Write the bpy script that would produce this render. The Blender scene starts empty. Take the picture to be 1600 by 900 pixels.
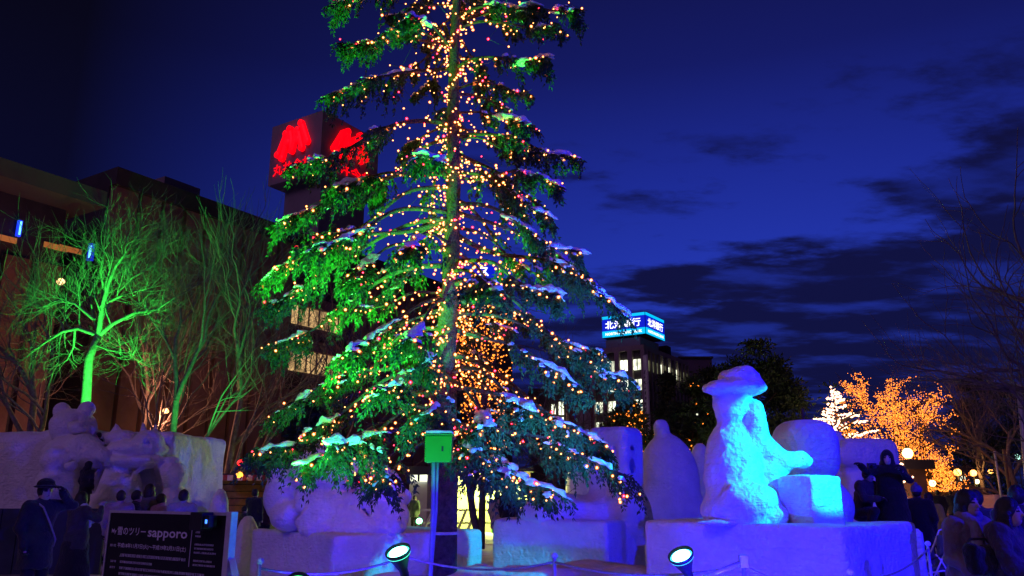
import bpy, bmesh, math, random
import numpy as np
from mathutils import Vector, Matrix
R = math.radians
random.seed(7); rng = np.random.default_rng(7)
sc = bpy.context.scene
C = sc.collection

# ------------------------------------------------------------------ camera
FPX, CX, CY = 1244.0, 800.0, 450.0          # focal length of the photograph in its own pixels
HOR, EYE = 768.0, 1.6
PITCH = math.atan((HOR-CY)/FPX)
cam = bpy.data.cameras.new('camera'); cam.sensor_width = 36; cam.lens = 36*FPX/1600
cam.clip_start = 0.1; cam.clip_end = 3000
camo = bpy.data.objects.new('camera', cam); C.objects.link(camo)
camo.location = (0, 0, EYE); camo.rotation_euler = (R(90)+PITCH, 0, 0)
sc.camera = camo

# ------------------------------------------------------------------ sky at dusk
world = bpy.data.worlds.new('World'); sc.world = world; world.use_nodes = True
nt = world.node_tree; nt.nodes.clear()
def N(t, **k):
    n = nt.nodes.new(t)
    for a, v in k.items():
        if a == 'op': n.operation = v
        else: n.inputs[a].default_value = v
    return n
def L(a, b): nt.links.new(a, b)
def M(op, a, b=None, c=None, clamp=False):
    n = nt.nodes.new('ShaderNodeMath'); n.operation = op; n.use_clamp = clamp
    for i, v in enumerate((a, b, c)):
        if v is None: continue
        if isinstance(v, (int, float)): n.inputs[i].default_value = v
        else: L(v, n.inputs[i])
    return n.outputs[0]
tc = nt.nodes.new('ShaderNodeTexCoord'); sep = nt.nodes.new('ShaderNodeSeparateXYZ'); L(tc.outputs['Generated'], sep.inputs[0])
dx, dy, dz = sep.outputs
ramp = nt.nodes.new('ShaderNodeValToRGB'); L(M('MAXIMUM', dz, 0.0), ramp.inputs[0])
cr = ramp.color_ramp
cr.elements[0].position = 0.0; cr.elements[0].color = (0.009, 0.018, 0.19, 1)
cr.elements[1].position = 1.0; cr.elements[1].color = (0.0020, 0.0026, 0.024, 1)
for p, c in ((0.18, (0.015, 0.037, 0.42, 1)), (0.26, (0.0145, 0.035, 0.41, 1)), (0.37, (0.0098, 0.022, 0.285, 1)), (0.49, (0.0052, 0.0092, 0.125, 1)), (0.60, (0.0034, 0.0048, 0.062, 1))):
    e = cr.elements.new(p); e.color = c
# the afterglow lies to the right of the view: darker towards the left and behind
hl = M('SQRT', M('ADD', M('ADD', M('MULTIPLY', dx, dx), M('MULTIPLY', dy, dy)), 1e-5))
glow = M('DIVIDE', M('ADD', M('MULTIPLY', dx, 0.29), M('MULTIPLY', dy, 0.957)), hl)
gl = nt.nodes.new('ShaderNodeMapRange'); L(glow, gl.inputs[0])
gl.inputs[1].default_value = 0.67; gl.inputs[2].default_value = 1.0; gl.inputs[3].default_value = 0.05; gl.inputs[4].default_value = 1.0
# low stratus, projected on a level sheet
inv = M('DIVIDE', 1.0, M('ADD', M('MAXIMUM', dz, 0.0), 0.09))
comb = nt.nodes.new('ShaderNodeCombineXYZ')
L(M('MULTIPLY', dx, inv), comb.inputs[0]); L(M('MULTIPLY', dy, inv), comb.inputs[1])
mp = nt.nodes.new('ShaderNodeMapping'); L(comb.outputs[0], mp.inputs[0])
mp.inputs['Rotation'].default_value = (0, 0, R(-24)); mp.inputs['Scale'].default_value = (0.62, 1.0, 1); mp.inputs['Location'].default_value = (3.1, 1.7, 0)
nz = nt.nodes.new('ShaderNodeTexNoise'); L(mp.outputs[0], nz.inputs['Vector'])
nz.inputs['Scale'].default_value = 1.9; nz.inputs['Detail'].default_value = 9; nz.inputs['Roughness'].default_value = 0.6
# clouds thicken towards the horizon and the side of the afterglow
bank = M('ADD', M('MULTIPLY', dz, -1.55), M('MULTIPLY', dx, 0.58))
cl = M('ADD', M('MULTIPLY_ADD', nz.outputs['Fac'], 1.7, -0.35), M('ADD', bank, 0.395))
cm = nt.nodes.new('ShaderNodeMapRange'); L(cl, cm.inputs[0]); cm.interpolation_type = 'SMOOTHSTEP'
cm.inputs[1].default_value = 0.45; cm.inputs[2].default_value = 0.66; cm.inputs[3].default_value = 0; cm.inputs[4].default_value = 0.95
sk = nt.nodes.new('ShaderNodeMix'); sk.data_type = 'RGBA'; sk.blend_type = 'MULTIPLY'; sk.inputs[0].default_value = 1
L(ramp.outputs[0], sk.inputs[6]); L(gl.outputs[0], sk.inputs[7])
nz2 = nt.nodes.new('ShaderNodeTexNoise'); L(mp.outputs[0], nz2.inputs['Vector']); nz2.inputs['Scale'].default_value = 3.4; nz2.inputs['Detail'].default_value = 6; nz2.inputs['Roughness'].default_value = .55
thin = nt.nodes.new('ShaderNodeMapRange'); thin.interpolation_type = 'SMOOTHSTEP'; L(nz2.outputs['Fac'], thin.inputs[0])
thin.inputs[1].default_value = .46; thin.inputs[2].default_value = .66; thin.inputs[3].default_value = 1.0; thin.inputs[4].default_value = .50
mx = nt.nodes.new('ShaderNodeMix'); mx.data_type = 'RGBA'
L(M('MULTIPLY', cm.outputs[0], thin.outputs[0]), mx.inputs[0]); L(sk.outputs[2], mx.inputs[6]); mx.inputs[7].default_value = (0.0026, 0.0030, 0.028, 1)
ad = nt.nodes.new('ShaderNodeMix'); ad.data_type = 'RGBA'; ad.blend_type = 'ADD'; ad.inputs[0].default_value = 1; L(mx.outputs[2], ad.inputs[6]); ad.inputs[7].default_value = (0.0022, 0.0018, 0.004, 1)
bg = nt.nodes.new('ShaderNodeBackground'); L(ad.outputs[2], bg.inputs[0]); bg.inputs[1].default_value = 1.0
wo = nt.nodes.new('ShaderNodeOutputWorld'); L(bg.outputs[0], wo.inputs[0])

# last glow of the town's lights, very soft, from behind and left of the camera
sl = bpy.data.lights.new('sun', 'SUN'); sl.energy = 0.37; sl.angle = R(25); sl.color = (0.62, 0.30, 0.90)
so = bpy.data.objects.new('sun', sl); C.objects.link(so); so.rotation_euler = (R(50), 0, R(-40))

vs = sc.view_settings; vs.view_transform = 'Standard'; vs.look = 'None'; vs.exposure = 0; vs.gamma = 1; vs.use_curve_mapping = False
sc.render.engine = 'CYCLES'
cy = sc.cycles; cy.use_denoising = True; cy.max_bounces = 5; cy.diffuse_bounces = 3; cy.glossy_bounces = 2; cy.transparent_max_bounces = 10
cy.sample_clamp_indirect = 3.0; cy.caustics_reflective = False; cy.caustics_refractive = False; cy.use_light_tree = True

# ------------------------------------------------------------------ helpers
ct, st = math.cos(PITCH), math.sin(PITCH)
def P(px, py, Y):
    """the point at ground distance Y seen at photograph pixel (px, py)"""
    u, v = (px-CX)/FPX, (CY-py)/FPX
    d = np.array((u, ct - v*st, st + v*ct)); s = Y/d[1]
    return np.array((0, 0, EYE)) + d*s
def S(py, Y):
    """metres per photograph pixel there"""
    v = (CY-py)/FPX
    return Y/((ct - v*st)*FPX)
def G0(px, Y):                                  # ground point in the column px
    u = (px-CX)/FPX
    return np.array((u*(Y*ct - .2*st), Y, 0.0))
def along(c, d, px):
    """point c + t d (d level) that falls in pixel column px"""
    u = (px-CX)/FPX; c = np.array(c, float); d = np.array(d, float)
    t = (u*(c[1]*ct + (c[2]-EYE)*st) - c[0])/(d[0] - u*(d[1]*ct))
    return c + t*d
def V3(a): return Vector((float(a[0]), float(a[1]), float(a[2])))

class G:
    """collects shapes, builds ONE mesh"""
    def __init__(s): s.v = []; s.f = []; s.m = []; s.n = 0
    def add(s, V, F, mi=0):
        V = [tuple(map(float, p)) for p in V]
        s.v += V; s.f += [tuple(i+s.n for i in f) for f in F]; s.m += [mi]*len(F); s.n += len(V); return s
    def box(s, c, h, ax=None, mi=0):
        c = np.array(c, float); ax = np.eye(3) if ax is None else np.array(ax, float)
        V = [c + ax[0]*h[0]*i + ax[1]*h[1]*j + ax[2]*h[2]*k for i in (-1, 1) for j in (-1, 1) for k in (-1, 1)]
        return s.add(V, [(0, 1, 3, 2), (4, 6, 7, 5), (0, 4, 5, 1), (2, 3, 7, 6), (0, 2, 6, 4), (1, 5, 7, 3)], mi)
    def tube(s, pts, rad, n=6, cap=True, mi=0):
        pts = [np.array(p, float) for p in pts]
        if np.isscalar(rad): rad = [rad]*len(pts)
        V = []; F = []; ref = None
        for i, p in enumerate(pts):
            t = pts[min(i+1, len(pts)-1)] - pts[max(i-1, 0)]; t = t/(np.linalg.norm(t)+1e-9)
            if ref is None:
                ref = np.array((0, 0, 1.0)) if abs(t[2]) < .9 else np.array((1.0, 0, 0))
            a = ref - t*ref.dot(t); a = a/(np.linalg.norm(a)+1e-9); b = np.cross(t, a); ref = a
            for k in range(n):
                w = 2*math.pi*k/n
                V.append(p + rad[i]*(a*math.cos(w) + b*math.sin(w)))
        for i in range(len(pts)-1):
            for k in range(n):
                q = (k+1) % n
                F.append((i*n+k, i*n+q, (i+1)*n+q, (i+1)*n+k))
        if cap: F += [tuple(range(n))[::-1], tuple((len(pts)-1)*n+k for k in range(n))]
        return s.add(V, F, mi)
    def lathe(s, c, axis, prof, n=16, mi=0):
        c = np.array(c, float); t = np.array(axis, float); t /= np.linalg.norm(t)
        ref = np.array((0, 0, 1.0)) if abs(t[2]) < .9 else np.array((1.0, 0, 0))
        a = ref - t*ref.dot(t); a /= np.linalg.norm(a); b = np.cross(t, a)
        V = []; F = []
        for r, z in prof:
            for k in range(n):
                w = 2*math.pi*k/n; V.append(c + t*z + r*(a*math.cos(w) + b*math.sin(w)))
        for i in range(len(prof)-1):
            for k in range(n):
                q = (k+1) % n; F.append((i*n+k, i*n+q, (i+1)*n+q, (i+1)*n+k))
        F += [tuple(range(n))[::-1], tuple((len(prof)-1)*n+k for k in range(n))]
        return s.add(V, F, mi)
    def quad(s, a, b, c, d, mi=0): return s.add([a, b, c, d], [(0, 1, 2, 3)], mi)
    def build(s, name, mats, parent=None, smooth=False, bevel=0, origin=None):
        me = bpy.data.meshes.new(name)
        me.from_pydata(s.v, [], s.f)
        if not isinstance(mats, (list, tuple)): mats = [mats]
        for m in mats: me.materials.append(m)
        if len(mats) > 1: me.polygons.foreach_set('material_index', s.m)
        if bevel:
            bm = bmesh.new(); bm.from_mesh(me)
            bmesh.ops.bevel(bm, geom=bm.edges[:], offset=bevel, segments=2, affect='EDGES', profile=.5, clamp_overlap=True)
            bm.to_mesh(me); bm.free()
        if smooth: me.polygons.foreach_set('use_smooth', [True]*len(me.polygons))
        return link(name, me, parent, origin)
def link(name, me, parent=None, origin=None):
    o = bpy.data.objects.new(name, me); C.objects.link(o)
    if origin is None and parent is not None and parent.type == 'EMPTY': pass
    if origin is not None:
        me.transform(Matrix.Translation(-V3(origin))); o.location = V3(origin)
    if parent is not None:
        o.parent = parent
        if 'wc' in parent: o.matrix_parent_inverse = Matrix.Translation(-Vector(parent['wc']))
    return o
def raw(name, V, F, mats, parent=None, smooth=True, mi=None, origin=None):
    V = np.asarray(V, np.float32); F = np.asarray(F, np.int32); k = F.shape[1]
    me = bpy.data.meshes.new(name)
    me.vertices.add(len(V)); me.vertices.foreach_set('co', V.ravel())
    me.loops.add(F.size); me.loops.foreach_set('vertex_index', F.ravel())
    me.polygons.add(len(F)); me.polygons.foreach_set('loop_start', np.arange(0, F.size, k, dtype=np.int32))
    me.polygons.foreach_set('loop_total', np.full(len(F), k, np.int32))
    if not isinstance(mats, (list, tuple)): mats = [mats]
    for m in mats: me.materials.append(m)
    if mi is not None: me.polygons.foreach_set('material_index', np.asarray(mi, np.int32))
    me.polygons.foreach_set('use_smooth', np.full(len(F), smooth))
    me.update(calc_edges=True)
    return link(name, me, parent, origin)
def tag(o, label=None, cat=None, group=None, kind=None):
    if label: o['label'] = label
    if cat: o['category'] = cat
    if group: o['group'] = group
    if kind: o['kind'] = kind
    return o
def thing(name, label, cat, loc=(0, 0, 0), group=None):
    """an Empty at the thing's base; children are given in world coordinates"""
    o = bpy.data.objects.new(name, None); C.objects.link(o); o.location = V3(loc); o.empty_display_size = .2
    o['wc'] = [float(x) for x in loc]
    return tag(o, label, cat, group)

# ------------------------------------------------------------------ materials
MT = {}
def mat(name, col, rough=.7, var=.25, scale=6, bump=0.0, bscale=30, spec=.3, metal=0, sheen=0):
    if name in MT: return MT[name]
    m = bpy.data.materials.new(name); m.use_nodes = True; t = m.node_tree; b = t.nodes['Principled BSDF']
    tcn = t.nodes.new('ShaderNodeTexCoord')
    nzz = t.nodes.new('ShaderNodeTexNoise'); nzz.inputs['Scale'].default_value = scale; nzz.inputs['Detail'].default_value = 6; nzz.inputs['Roughness'].default_value = .6
    t.links.new(tcn.outputs['Object'], nzz.inputs['Vector'])
    r = t.nodes.new('ShaderNodeValToRGB'); t.links.new(nzz.outputs['Fac'], r.inputs[0])
    r.color_ramp.elements[0].position = .3; r.color_ramp.elements[1].position = .7
    lo = [max(0, c*(1-var)) for c in col]; hi = [min(1, c*(1+var)) for c in col]
    r.color_ramp.elements[0].color = (*lo, 1); r.color_ramp.elements[1].color = (*hi, 1)
    t.links.new(r.outputs[0], b.inputs['Base Color'])
    b.inputs['Roughness'].default_value = rough; b.inputs['Specular IOR Level'].default_value = spec; b.inputs['Metallic'].default_value = metal
    if sheen: b.inputs['Sheen Weight'].default_value = sheen
    if bump:
        n2 = t.nodes.new('ShaderNodeTexNoise'); n2.inputs['Scale'].default_value = bscale; n2.inputs['Detail'].default_value = 4
        t.links.new(tcn.outputs['Object'], n2.inputs['Vector'])
        bp = t.nodes.new('ShaderNodeBump'); bp.inputs['Strength'].default_value = bump; bp.inputs['Distance'].default_value = .05
        t.links.new(n2.outputs['Fac'], bp.inputs['Height']); t.links.new(bp.outputs[0], b.inputs['Normal'])
    if name == 'snow':          # shovel scrapes and chips
        mpp = t.nodes.new('ShaderNodeMapping'); mpp.inputs['Scale'].default_value = (3, 3, 22); mpp.inputs['Rotation'].default_value = (.25, .2, 0)
        t.links.new(tcn.outputs['Object'], mpp.inputs[0]); n3 = t.nodes.new('ShaderNodeTexNoise'); n3.inputs['Scale'].default_value = 1.6; n3.inputs['Detail'].default_value = 5
        t.links.new(mpp.outputs[0], n3.inputs['Vector']); b2 = t.nodes.new('ShaderNodeBump'); b2.inputs['Strength'].default_value = .45; b2.inputs['Distance'].default_value = .05
        t.links.new(n3.outputs['Fac'], b2.inputs['Height']); t.links.new(bp.outputs[0], b2.inputs['Normal']); t.links.new(b2.outputs[0], b.inputs['Normal'])
    MT[name] = m; return m
def glow_mat(name, col, s, sample=True, var=0):
    if name in MT: return MT[name]
    m = bpy.data.materials.new(name); m.use_nodes = True; t = m.node_tree; b = t.nodes['Principled BSDF']
    b.inputs['Base Color'].default_value = (.05, .05, .05, 1); b.inputs['Emission Color'].default_value = (*col, 1); b.inputs['Emission Strength'].default_value = s
    if var:
        n = t.nodes.new('ShaderNodeTexNoise'); n.inputs['Scale'].default_value = var; tcn = t.nodes.new('ShaderNodeTexCoord')
        t.links.new(tcn.outputs['Object'], n.inputs['Vector'])
        mr = t.nodes.new('ShaderNodeMapRange'); t.links.new(n.outputs['Fac'], mr.inputs[0])
        mr.inputs[1].default_value = .35; mr.inputs[2].default_value = .65; mr.inputs[3].default_value = s*.35; mr.inputs[4].default_value = s*1.3
        t.links.new(mr.outputs[0], b.inputs['Emission Strength'])
    if not sample: m.cycles.emission_sampling = 'NONE'
    MT[name] = m; return m
SNOW = mat('snow', (.80, .80, .82), .75, .09, 3, .9, 16, .25)
SNOWG = mat('snow_ground', (.66, .66, .68), .8, .16, 1.2, .8, 9, .2)
SNOWB = mat('snow_branch', (.82, .82, .84), .7, .05, 8, .5, 40, .25)
BARK = mat('bark', (.10, .075, .055), .9, .45, 14, 1.0, 40)
BARKD = mat('bark_bare_tree', (.16, .14, .12), .9, .4, 6, .6, 20)
NEED = mat('needles', (.040, .105, .034), .55, .45, 2.2, 0, 1, .35)
NEEDD = mat('needles_dark', (.030, .060, .026), .6, .45, 1.2)
BLACK = mat('black_metal', (.02, .02, .022), .45, .2, 20, 0, 1, .5)
GALV = mat('galvanised_steel', (.5, .5, .52), .45, .15, 18, .1, 60, .5, .3)
STEEL = mat('white_painted_post', (.65, .66, .66), .5, .1, 14, .15, 50)
ROPE = mat('rope', (.42, .38, .32), .9, .2, 40, .4, 120)

# ------------------------------------------------------------------ signed-distance modelling for snow figures and people
def sell(c, r):
    c = np.array(c, np.float32); r = np.array(r, np.float32)
    def f(p):
        q = (p-c)/r; k0 = np.linalg.norm(q, axis=-1); k1 = np.linalg.norm(q/r, axis=-1)+1e-6
        return k0*(k0-1)/k1
    return f
def scap(a, b, ra, rb=None):
    a = np.array(a, np.float32); b = np.array(b, np.float32); rb = ra if rb is None else rb; ab = b-a; l2 = float(ab.dot(ab))+1e-9
    def f(p):
        t = np.clip(((p-a)@ab)/l2, 0, 1)
        return np.linalg.norm(p-a-t[..., None]*ab, axis=-1) - (ra + (rb-ra)*t)
    return f
def sbox(c, h, rot=0, r=.05, taper=0):
    c = np.array(c, np.float32); h = np.array(h, np.float32); cs, sn = math.cos(rot), math.sin(rot)
    def f(p):
        q = p-c; x = q[..., 0]*cs+q[..., 1]*sn; y = -q[..., 0]*sn+q[..., 1]*cs; z = q[..., 2]
        k = 1-taper*(z/h[2]+1)*.5 if taper else 1
        d = np.stack((np.abs(x)-h[0]*k+r, np.abs(y)-h[1]*k+r, np.abs(z)-h[2]+r), -1)
        return np.linalg.norm(np.maximum(d, 0), axis=-1) + np.minimum(d.max(-1), 0) - r
    return f
def smin(a, b, k):
    if k <= 0: return np.minimum(a, b)
    h = np.clip(.5+.5*(b-a)/k, 0, 1)
    return b*(1-h)+a*h-k*h*(1-h)
LAT = rng.random((32, 32, 32)).astype(np.float32)
def vnoise(p, s):
    q = p*s; i = np.floor(q).astype(np.int32); f = (q-i).astype(np.float32); f = f*f*(3-2*f); i &= 31; j = (i+1) & 31
    x0, y0, z0 = i[..., 0], i[..., 1], i[..., 2]; x1, y1, z1 = j[..., 0], j[..., 1], j[..., 2]
    fx, fy, fz = f[..., 0], f[..., 1], f[..., 2]
    a = LAT[x0, y0, z0]*(1-fx)+LAT[x1, y0, z0]*fx; b = LAT[x0, y1, z0]*(1-fx)+LAT[x1, y1, z0]*fx
    c = LAT[x0, y0, z1]*(1-fx)+LAT[x1, y0, z1]*fx; d = LAT[x0, y1, z1]*(1-fx)+LAT[x1, y1, z1]*fx
    return (a*(1-fy)+b*fy)*(1-fz)+(c*(1-fy)+d*fy)*fz - .5
def field(adds, k=.08, subs=(), ks=.03, noise=(), inter=None):
    def f(p):
        d = None
        for a in adds:
            kk = k
            if isinstance(a, tuple): a, kk = a
            e = a(p); d = e if d is None else smin(d, e, kk)
        for s in subs: d = -smin(-d, s(p), ks)
        for sc_, am in noise: d = d + am*vnoise(p, sc_)
        if inter is not None: d = np.maximum(d, inter(p))
        return d
    return f
def nets(f, lo, hi, h):
    lo = np.array(lo, np.float32); hi = np.array(hi, np.float32)
    n = np.ceil((hi-lo)/h).astype(int)+1
    ax = [lo[i]+h*np.arange(n[i], dtype=np.float32) for i in range(3)]
    g = np.stack(np.meshgrid(*ax, indexing='ij'), -1)
    D = f(g).astype(np.float32); s = D < 0
    c = np.zeros(tuple(n-1), np.int8)
    for a in (0, 1):
        for b in (0, 1):
            for d in (0, 1): c += s[a:n[0]-1+a, b:n[1]-1+b, d:n[2]-1+d]
    I = np.argwhere((c > 0) & (c < 8)); idx = np.full(tuple(n-1), -1, np.int32); idx[tuple(I.T)] = np.arange(len(I))
    acc = np.zeros((len(I), 3), np.float32); cnt = np.zeros(len(I), np.float32)
    cor = [(a, b, d) for a in (0, 1) for b in (0, 1) for d in (0, 1)]
    val = {k: D[I[:, 0]+k[0], I[:, 1]+k[1], I[:, 2]+k[2]] for k in cor}
    for k in cor:
        for q in range(3):
            if k[q]: continue
            k2 = list(k); k2[q] = 1; k2 = tuple(k2); d0, d1 = val[k], val[k2]
            m = (d0 < 0) != (d1 < 0); t = np.where(m, d0/np.where(m, d0-d1, 1), 0)
            for e in range(3): acc[:, e] += np.where(m, k[e]+(t if e == q else 0), 0)
            cnt += m
    V = lo + h*(I + acc/cnt[:, None]); F = []
    for q in range(3):
        o1, o2 = [(1, 2), (2, 0), (0, 1)][q]
        sl0 = [slice(None)]*3; sl1 = [slice(None)]*3; sl0[q] = slice(0, n[q]-1); sl1[q] = slice(1, n[q])
        a, b = s[tuple(sl0)], s[tuple(sl1)]
        E = np.argwhere(a != b); E = E[(E[:, o1] > 0) & (E[:, o2] > 0) & (E[:, o1] < n[o1]-1) & (E[:, o2] < n[o2]-1)]
        if not len(E): continue
        inside = a[tuple(E.T)]
        def ix(u, v):
            X = E.copy(); X[:, o1] -= u; X[:, o2] -= v; return idx[tuple(X.T)]
        Q = np.stack((ix(1, 1), ix(0, 1), ix(0, 0), ix(1, 0)), -1)
        Q[~inside] = Q[~inside][:, ::-1]; F.append(Q)
    return V, np.concatenate(F)
def sculpt(name, f, lo, hi, h, m, parent=None, origin=None):
    V, F = nets(f, lo, hi, h)
    return raw(name, V, F, m, parent, True, None, origin)

# ------------------------------------------------------------------ ground
def ground_z(x, y):
    p = np.stack((x, y, np.zeros_like(x)), -1)
    z = .10*vnoise(p, .22) + .05*vnoise(p, .9) + .025*vnoise(p, 3.1)
    z = z*np.clip(1.2-np.abs(y-12)/60, .15, 1)
    z += .62*np.exp(-(((x-.5)/2.3)**2)**2 - (((y-12.2)/1.15)**2)**2)*(1+.30*vnoise(p, 1.7)+.14*vnoise(p, 4.5))
    z += .35*np.exp(-(((x+2.6)/1.3)**2)**2 - (((y-11.6)/.9)**2)**2)*(1+.3*vnoise(p, 2.1))
    return z - .02
xs = np.concatenate((-np.geomspace(400, 9, 26), np.linspace(-8.9, 8.9, 150), np.geomspace(9, 400, 26)))
ys = np.concatenate((np.linspace(-40, 3.9, 12), np.linspace(4, 26, 170), np.geomspace(26.2, 900, 40)))
gx, gy = np.meshgrid(xs, ys, indexing='ij'); gz = ground_z(gx.astype(np.float32), gy.astype(np.float32))
ii = np.arange(len(xs)*len(ys)).reshape(len(xs), len(ys))
F = np.stack((ii[:-1, :-1], ii[1:, :-1], ii[1:, 1:], ii[:-1, 1:]), -1).reshape(-1, 4)
tag(raw('ground', np.stack((gx, gy, gz), -1).reshape(-1, 3), F, SNOWG), 'trodden snow covering the park ground', kind='structure')

# ------------------------------------------------------------------ buildings on the town's street grid
A = np.array((math.sin(R(32)), math.cos(R(32)), 0)); B = np.array((-math.cos(R(32)), math.sin(R(32)), 0)); Z = np.array((0, 0, 1.0))
AX = (A, B, Z)
BRICK = mat('brown_cladding', (.20, .115, .085), .85, .25, .5, .4, 4)
DARKW = mat('dark_wall', (.05, .043, .042), .8, .3, .4)
CONC = mat('concrete', (.26, .215, .20), .85, .18, .35, .3, 3)
FASC = mat('pale_fascia', (.13, .10, .09), .85, .12, .4)
GLASS = mat('dark_glass', (.02, .022, .03), .15, .1, 1, 0, 1, .6)
WARMW = glow_mat('lit_window_warm', (1.0, .62, .25), .75, False, .9)
WHITW = glow_mat('lit_window_white', (.95, 1.0, .72), 2.2, False, .55)
DIMW = glow_mat('lit_window_dim', (.7, .72, .40), .22, False, .8)

def blk(g, c, a0, a1, b0, b1, z0, z1, mi=0):
    """box in grid axes, offsets a, b from point c"""
    c = np.array((c[0], c[1], 0.0))
    return g.box(c + A*(a0+a1)/2 + B*(b0+b1)/2 + Z*(z0+z1)/2, ((a1-a0)/2, (b1-b0)/2, (z1-z0)/2), AX, mi)

# long department store with vertical cladding
f0 = P(430, 374, 60); HZ = float(f0[2])
store = thing('department_store', 'long brown building with tall vertical cladding panels behind the bare trees', 'building', (f0[0], f0[1], 0))
a_l = -float(np.linalg.norm(along(f0, A, 176)-f0))
g = G(); blk(g, f0, a_l, 24, .35, 30, 0, HZ); g.build('wall', DARKW, store)
g = G(); blk(g, f0, a_l, 24, -.35, 30.2, HZ, HZ+1.2); g.build('cornice', DARKW, store)
pm = None; a = a_l+.1; k = 0
win_spots = {}
while a < 23.5:
    w = 1.42 if k % 9 else 1.75
    if not (2.0 < a < 8.3):
        g = G(); blk(g, f0, a, a+w, -.05, .34, 0, HZ-.02); g.build('panel', BRICK, store)
    a += w+.30; k += 1
# bay with lit windows between the panels
for j, (z0, z1, m) in enumerate(((HZ*.70, HZ*.70+1.5, WARMW), (HZ*.52, HZ*.52+1.7, WARMW), (HZ*.33, HZ*.33+1.5, GLASS), (HZ*.16, HZ*.16+1.4, DIMW))):
    for q in range(5):
        g = G(); blk(g, f0, 2.5+q*1.12, 2.5+q*1.12+1.0, .10, .3, z0, z1)
        wn = g.build('window', m, store)
        g = G(); blk(g, f0, 2.5+q*1.12+.46, 2.5+q*1.12+.54, -.02, .09, z0, z1); g.build('mullion', BLACK, wn)
    g = G(); blk(g, f0, 2.2, 8.2, -.1, .34, z1+.05, z1+.9); g.build('spandrel', BRICK, store)
# roof plant box
c = P(258, 275, 70)
g = G(); pr = along(c, A, 313); pl = along(c, B, 178)
wa = np.linalg.norm(pr-c); wb = np.linalg.norm(pl-c)
blk(g, c, 0, wa, 0, wb, HZ+1.2, c[2]); g.build('roof_plant_room', CONC, store)

# near wing with a deep overhanging roof
f1 = P(168, 300, 46)
wing = thing('roofed_wing', 'dark building wing under a thick pale overhanging roof edge, top of the picture edge', 'building', (f1[0], f1[1], 0))
wing['label'] = 'dark building wing with thick pale overhanging roof edge and small blue signs'
zt = f1[2]; th = 26*S(300, 46)
g = G(); blk(g, f1, -26, 0, 0, 14, zt-th, zt); g.build('roof_edge', FASC, wing)
g = G(); blk(g, f1, -26, -1.0, 2.5, 13, 0, zt-th); g.build('wall', DARKW, wing)
for q in range(14):
    g = G(); blk(g, f1, -25.8+q*1.8, -25.8+q*1.8+1.45, 2.1, 2.48, 0, (zt-th)*.80); g.build('panel', BRICK, wing)
for q, px in enumerate((5, 42)):
    p = along(f1 + B*2.2, A, px); z = P(px, 357, p[1])[2]
    g = G(); g.box((p[0], p[1], z), (.11, .10, .48), AX); s = g.build('neon_sign', glow_mat('neon_blue', (.01, .04, 1), 1.4, False), wing)
    g = G(); g.box(p*np.array((1, 1, 0)) + Z*z - B*.14, (.04, .03, .40), AX); g.build('sign_tube', glow_mat('neon_cyan', (.15, .6, 1), 2.2, False), s)
for px, py in ((22, 372), (100, 386), (122, 390)):
    p = along(f1 + B*2.3, A, px); z = P(px, py, p[1])[2]
    g = G(); g.box((p[0], p[1], z), (.7, .05, .16), AX); g.build('window', glow_mat('ember_window', (1, .28, .06), .35, False), wing)

# sign tower: box with red logos on a shaft
RED = glow_mat('red_neon', (1.0, .0, .004), 1.6, False)
SIGNW = mat('sign_box_cladding', (.34, .28, .28), .8, .12, .4)
cT = P(505, 172, 84); tw = thing('sign_tower', 'square rooftop tower carrying two glowing red logos', 'sign tower', (cT[0], cT[1], 0))
zb = P(505, 268, 84)[2]; lB = np.linalg.norm(along(cT, B, 426)-cT); lA = np.linalg.norm(along(cT, A, 592)-cT)
g = G(); blk(g, cT, 0, lA, 0, lB, zb, cT[2]); sbx = g.build('sign_box', SIGNW, tw)
g = G(); blk(g, cT, lA*.14, lA*.9, lB*.12, lB*.82, HZ, zb-.02); g.build('shaft', mat('tower_shaft', (.28, .23, .235), .85, .12, .5), tw)
g = G()
for q in range(9): g.tube([cT*np.array((1, 1, 0))+A*(-1.2)+B*(lB*q/8*1.3)+Z*(HZ+2.3), cT*np.array((1, 1, 0))+A*(-1.2)+B*(lB*q/8*1.3)+Z*(HZ+3.6)], .05, 4)
for z in (HZ+3.0, HZ+3.6): g.tube([cT*np.array((1, 1, 0))+A*-1.2+Z*z, cT*np.array((1, 1, 0))+A*-1.2+B*lB*1.3+Z*z], .05, 4)
g.build('roof_railing', BLACK, tw)
HB = cT[2]-zb
def text_mesh(body, size, bold=0.0, sx=1.0):
    c = bpy.data.curves.new('lettering', 'FONT'); c.body = body; c.size = size; c.offset = bold; c.align_x = 'CENTER'; c.resolution_u = 2
    o = bpy.data.objects.new('lettering', c); C.objects.link(o)
    bpy.context.view_layer.update()
    me = bpy.data.meshes.new_from_object(o.evaluated_get(bpy.context.evaluated_depsgraph_get()))
    bpy.data.objects.remove(o); bpy.data.curves.remove(c)
    return me
def fit(body, wd, hg, origin, ex, ez, m, parent, bold=0.0, name='lettering'):
    """flat text scaled to a width and height, origin at its lower left"""
    me = text_mesh(body, 1.0, bold); co = np.array([v.co[:] for v in me.vertices]); mn, mxv = co.min(0), co.max(0)
    sx, sy = wd/(mxv[0]-mn[0]), hg/(mxv[1]-mn[1]); ex = np.array(ex, float); ez = np.array(ez, float)
    W = np.array(origin) + (co[:, :1]-mn[0])*sx*ex + (co[:, 1:2]-mn[1])*sy*ez
    me.vertices.foreach_set('co', W.astype(np.float32).ravel()); me.materials.clear(); me.materials.append(m); me.update()
    return link(name, me, parent)
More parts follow.
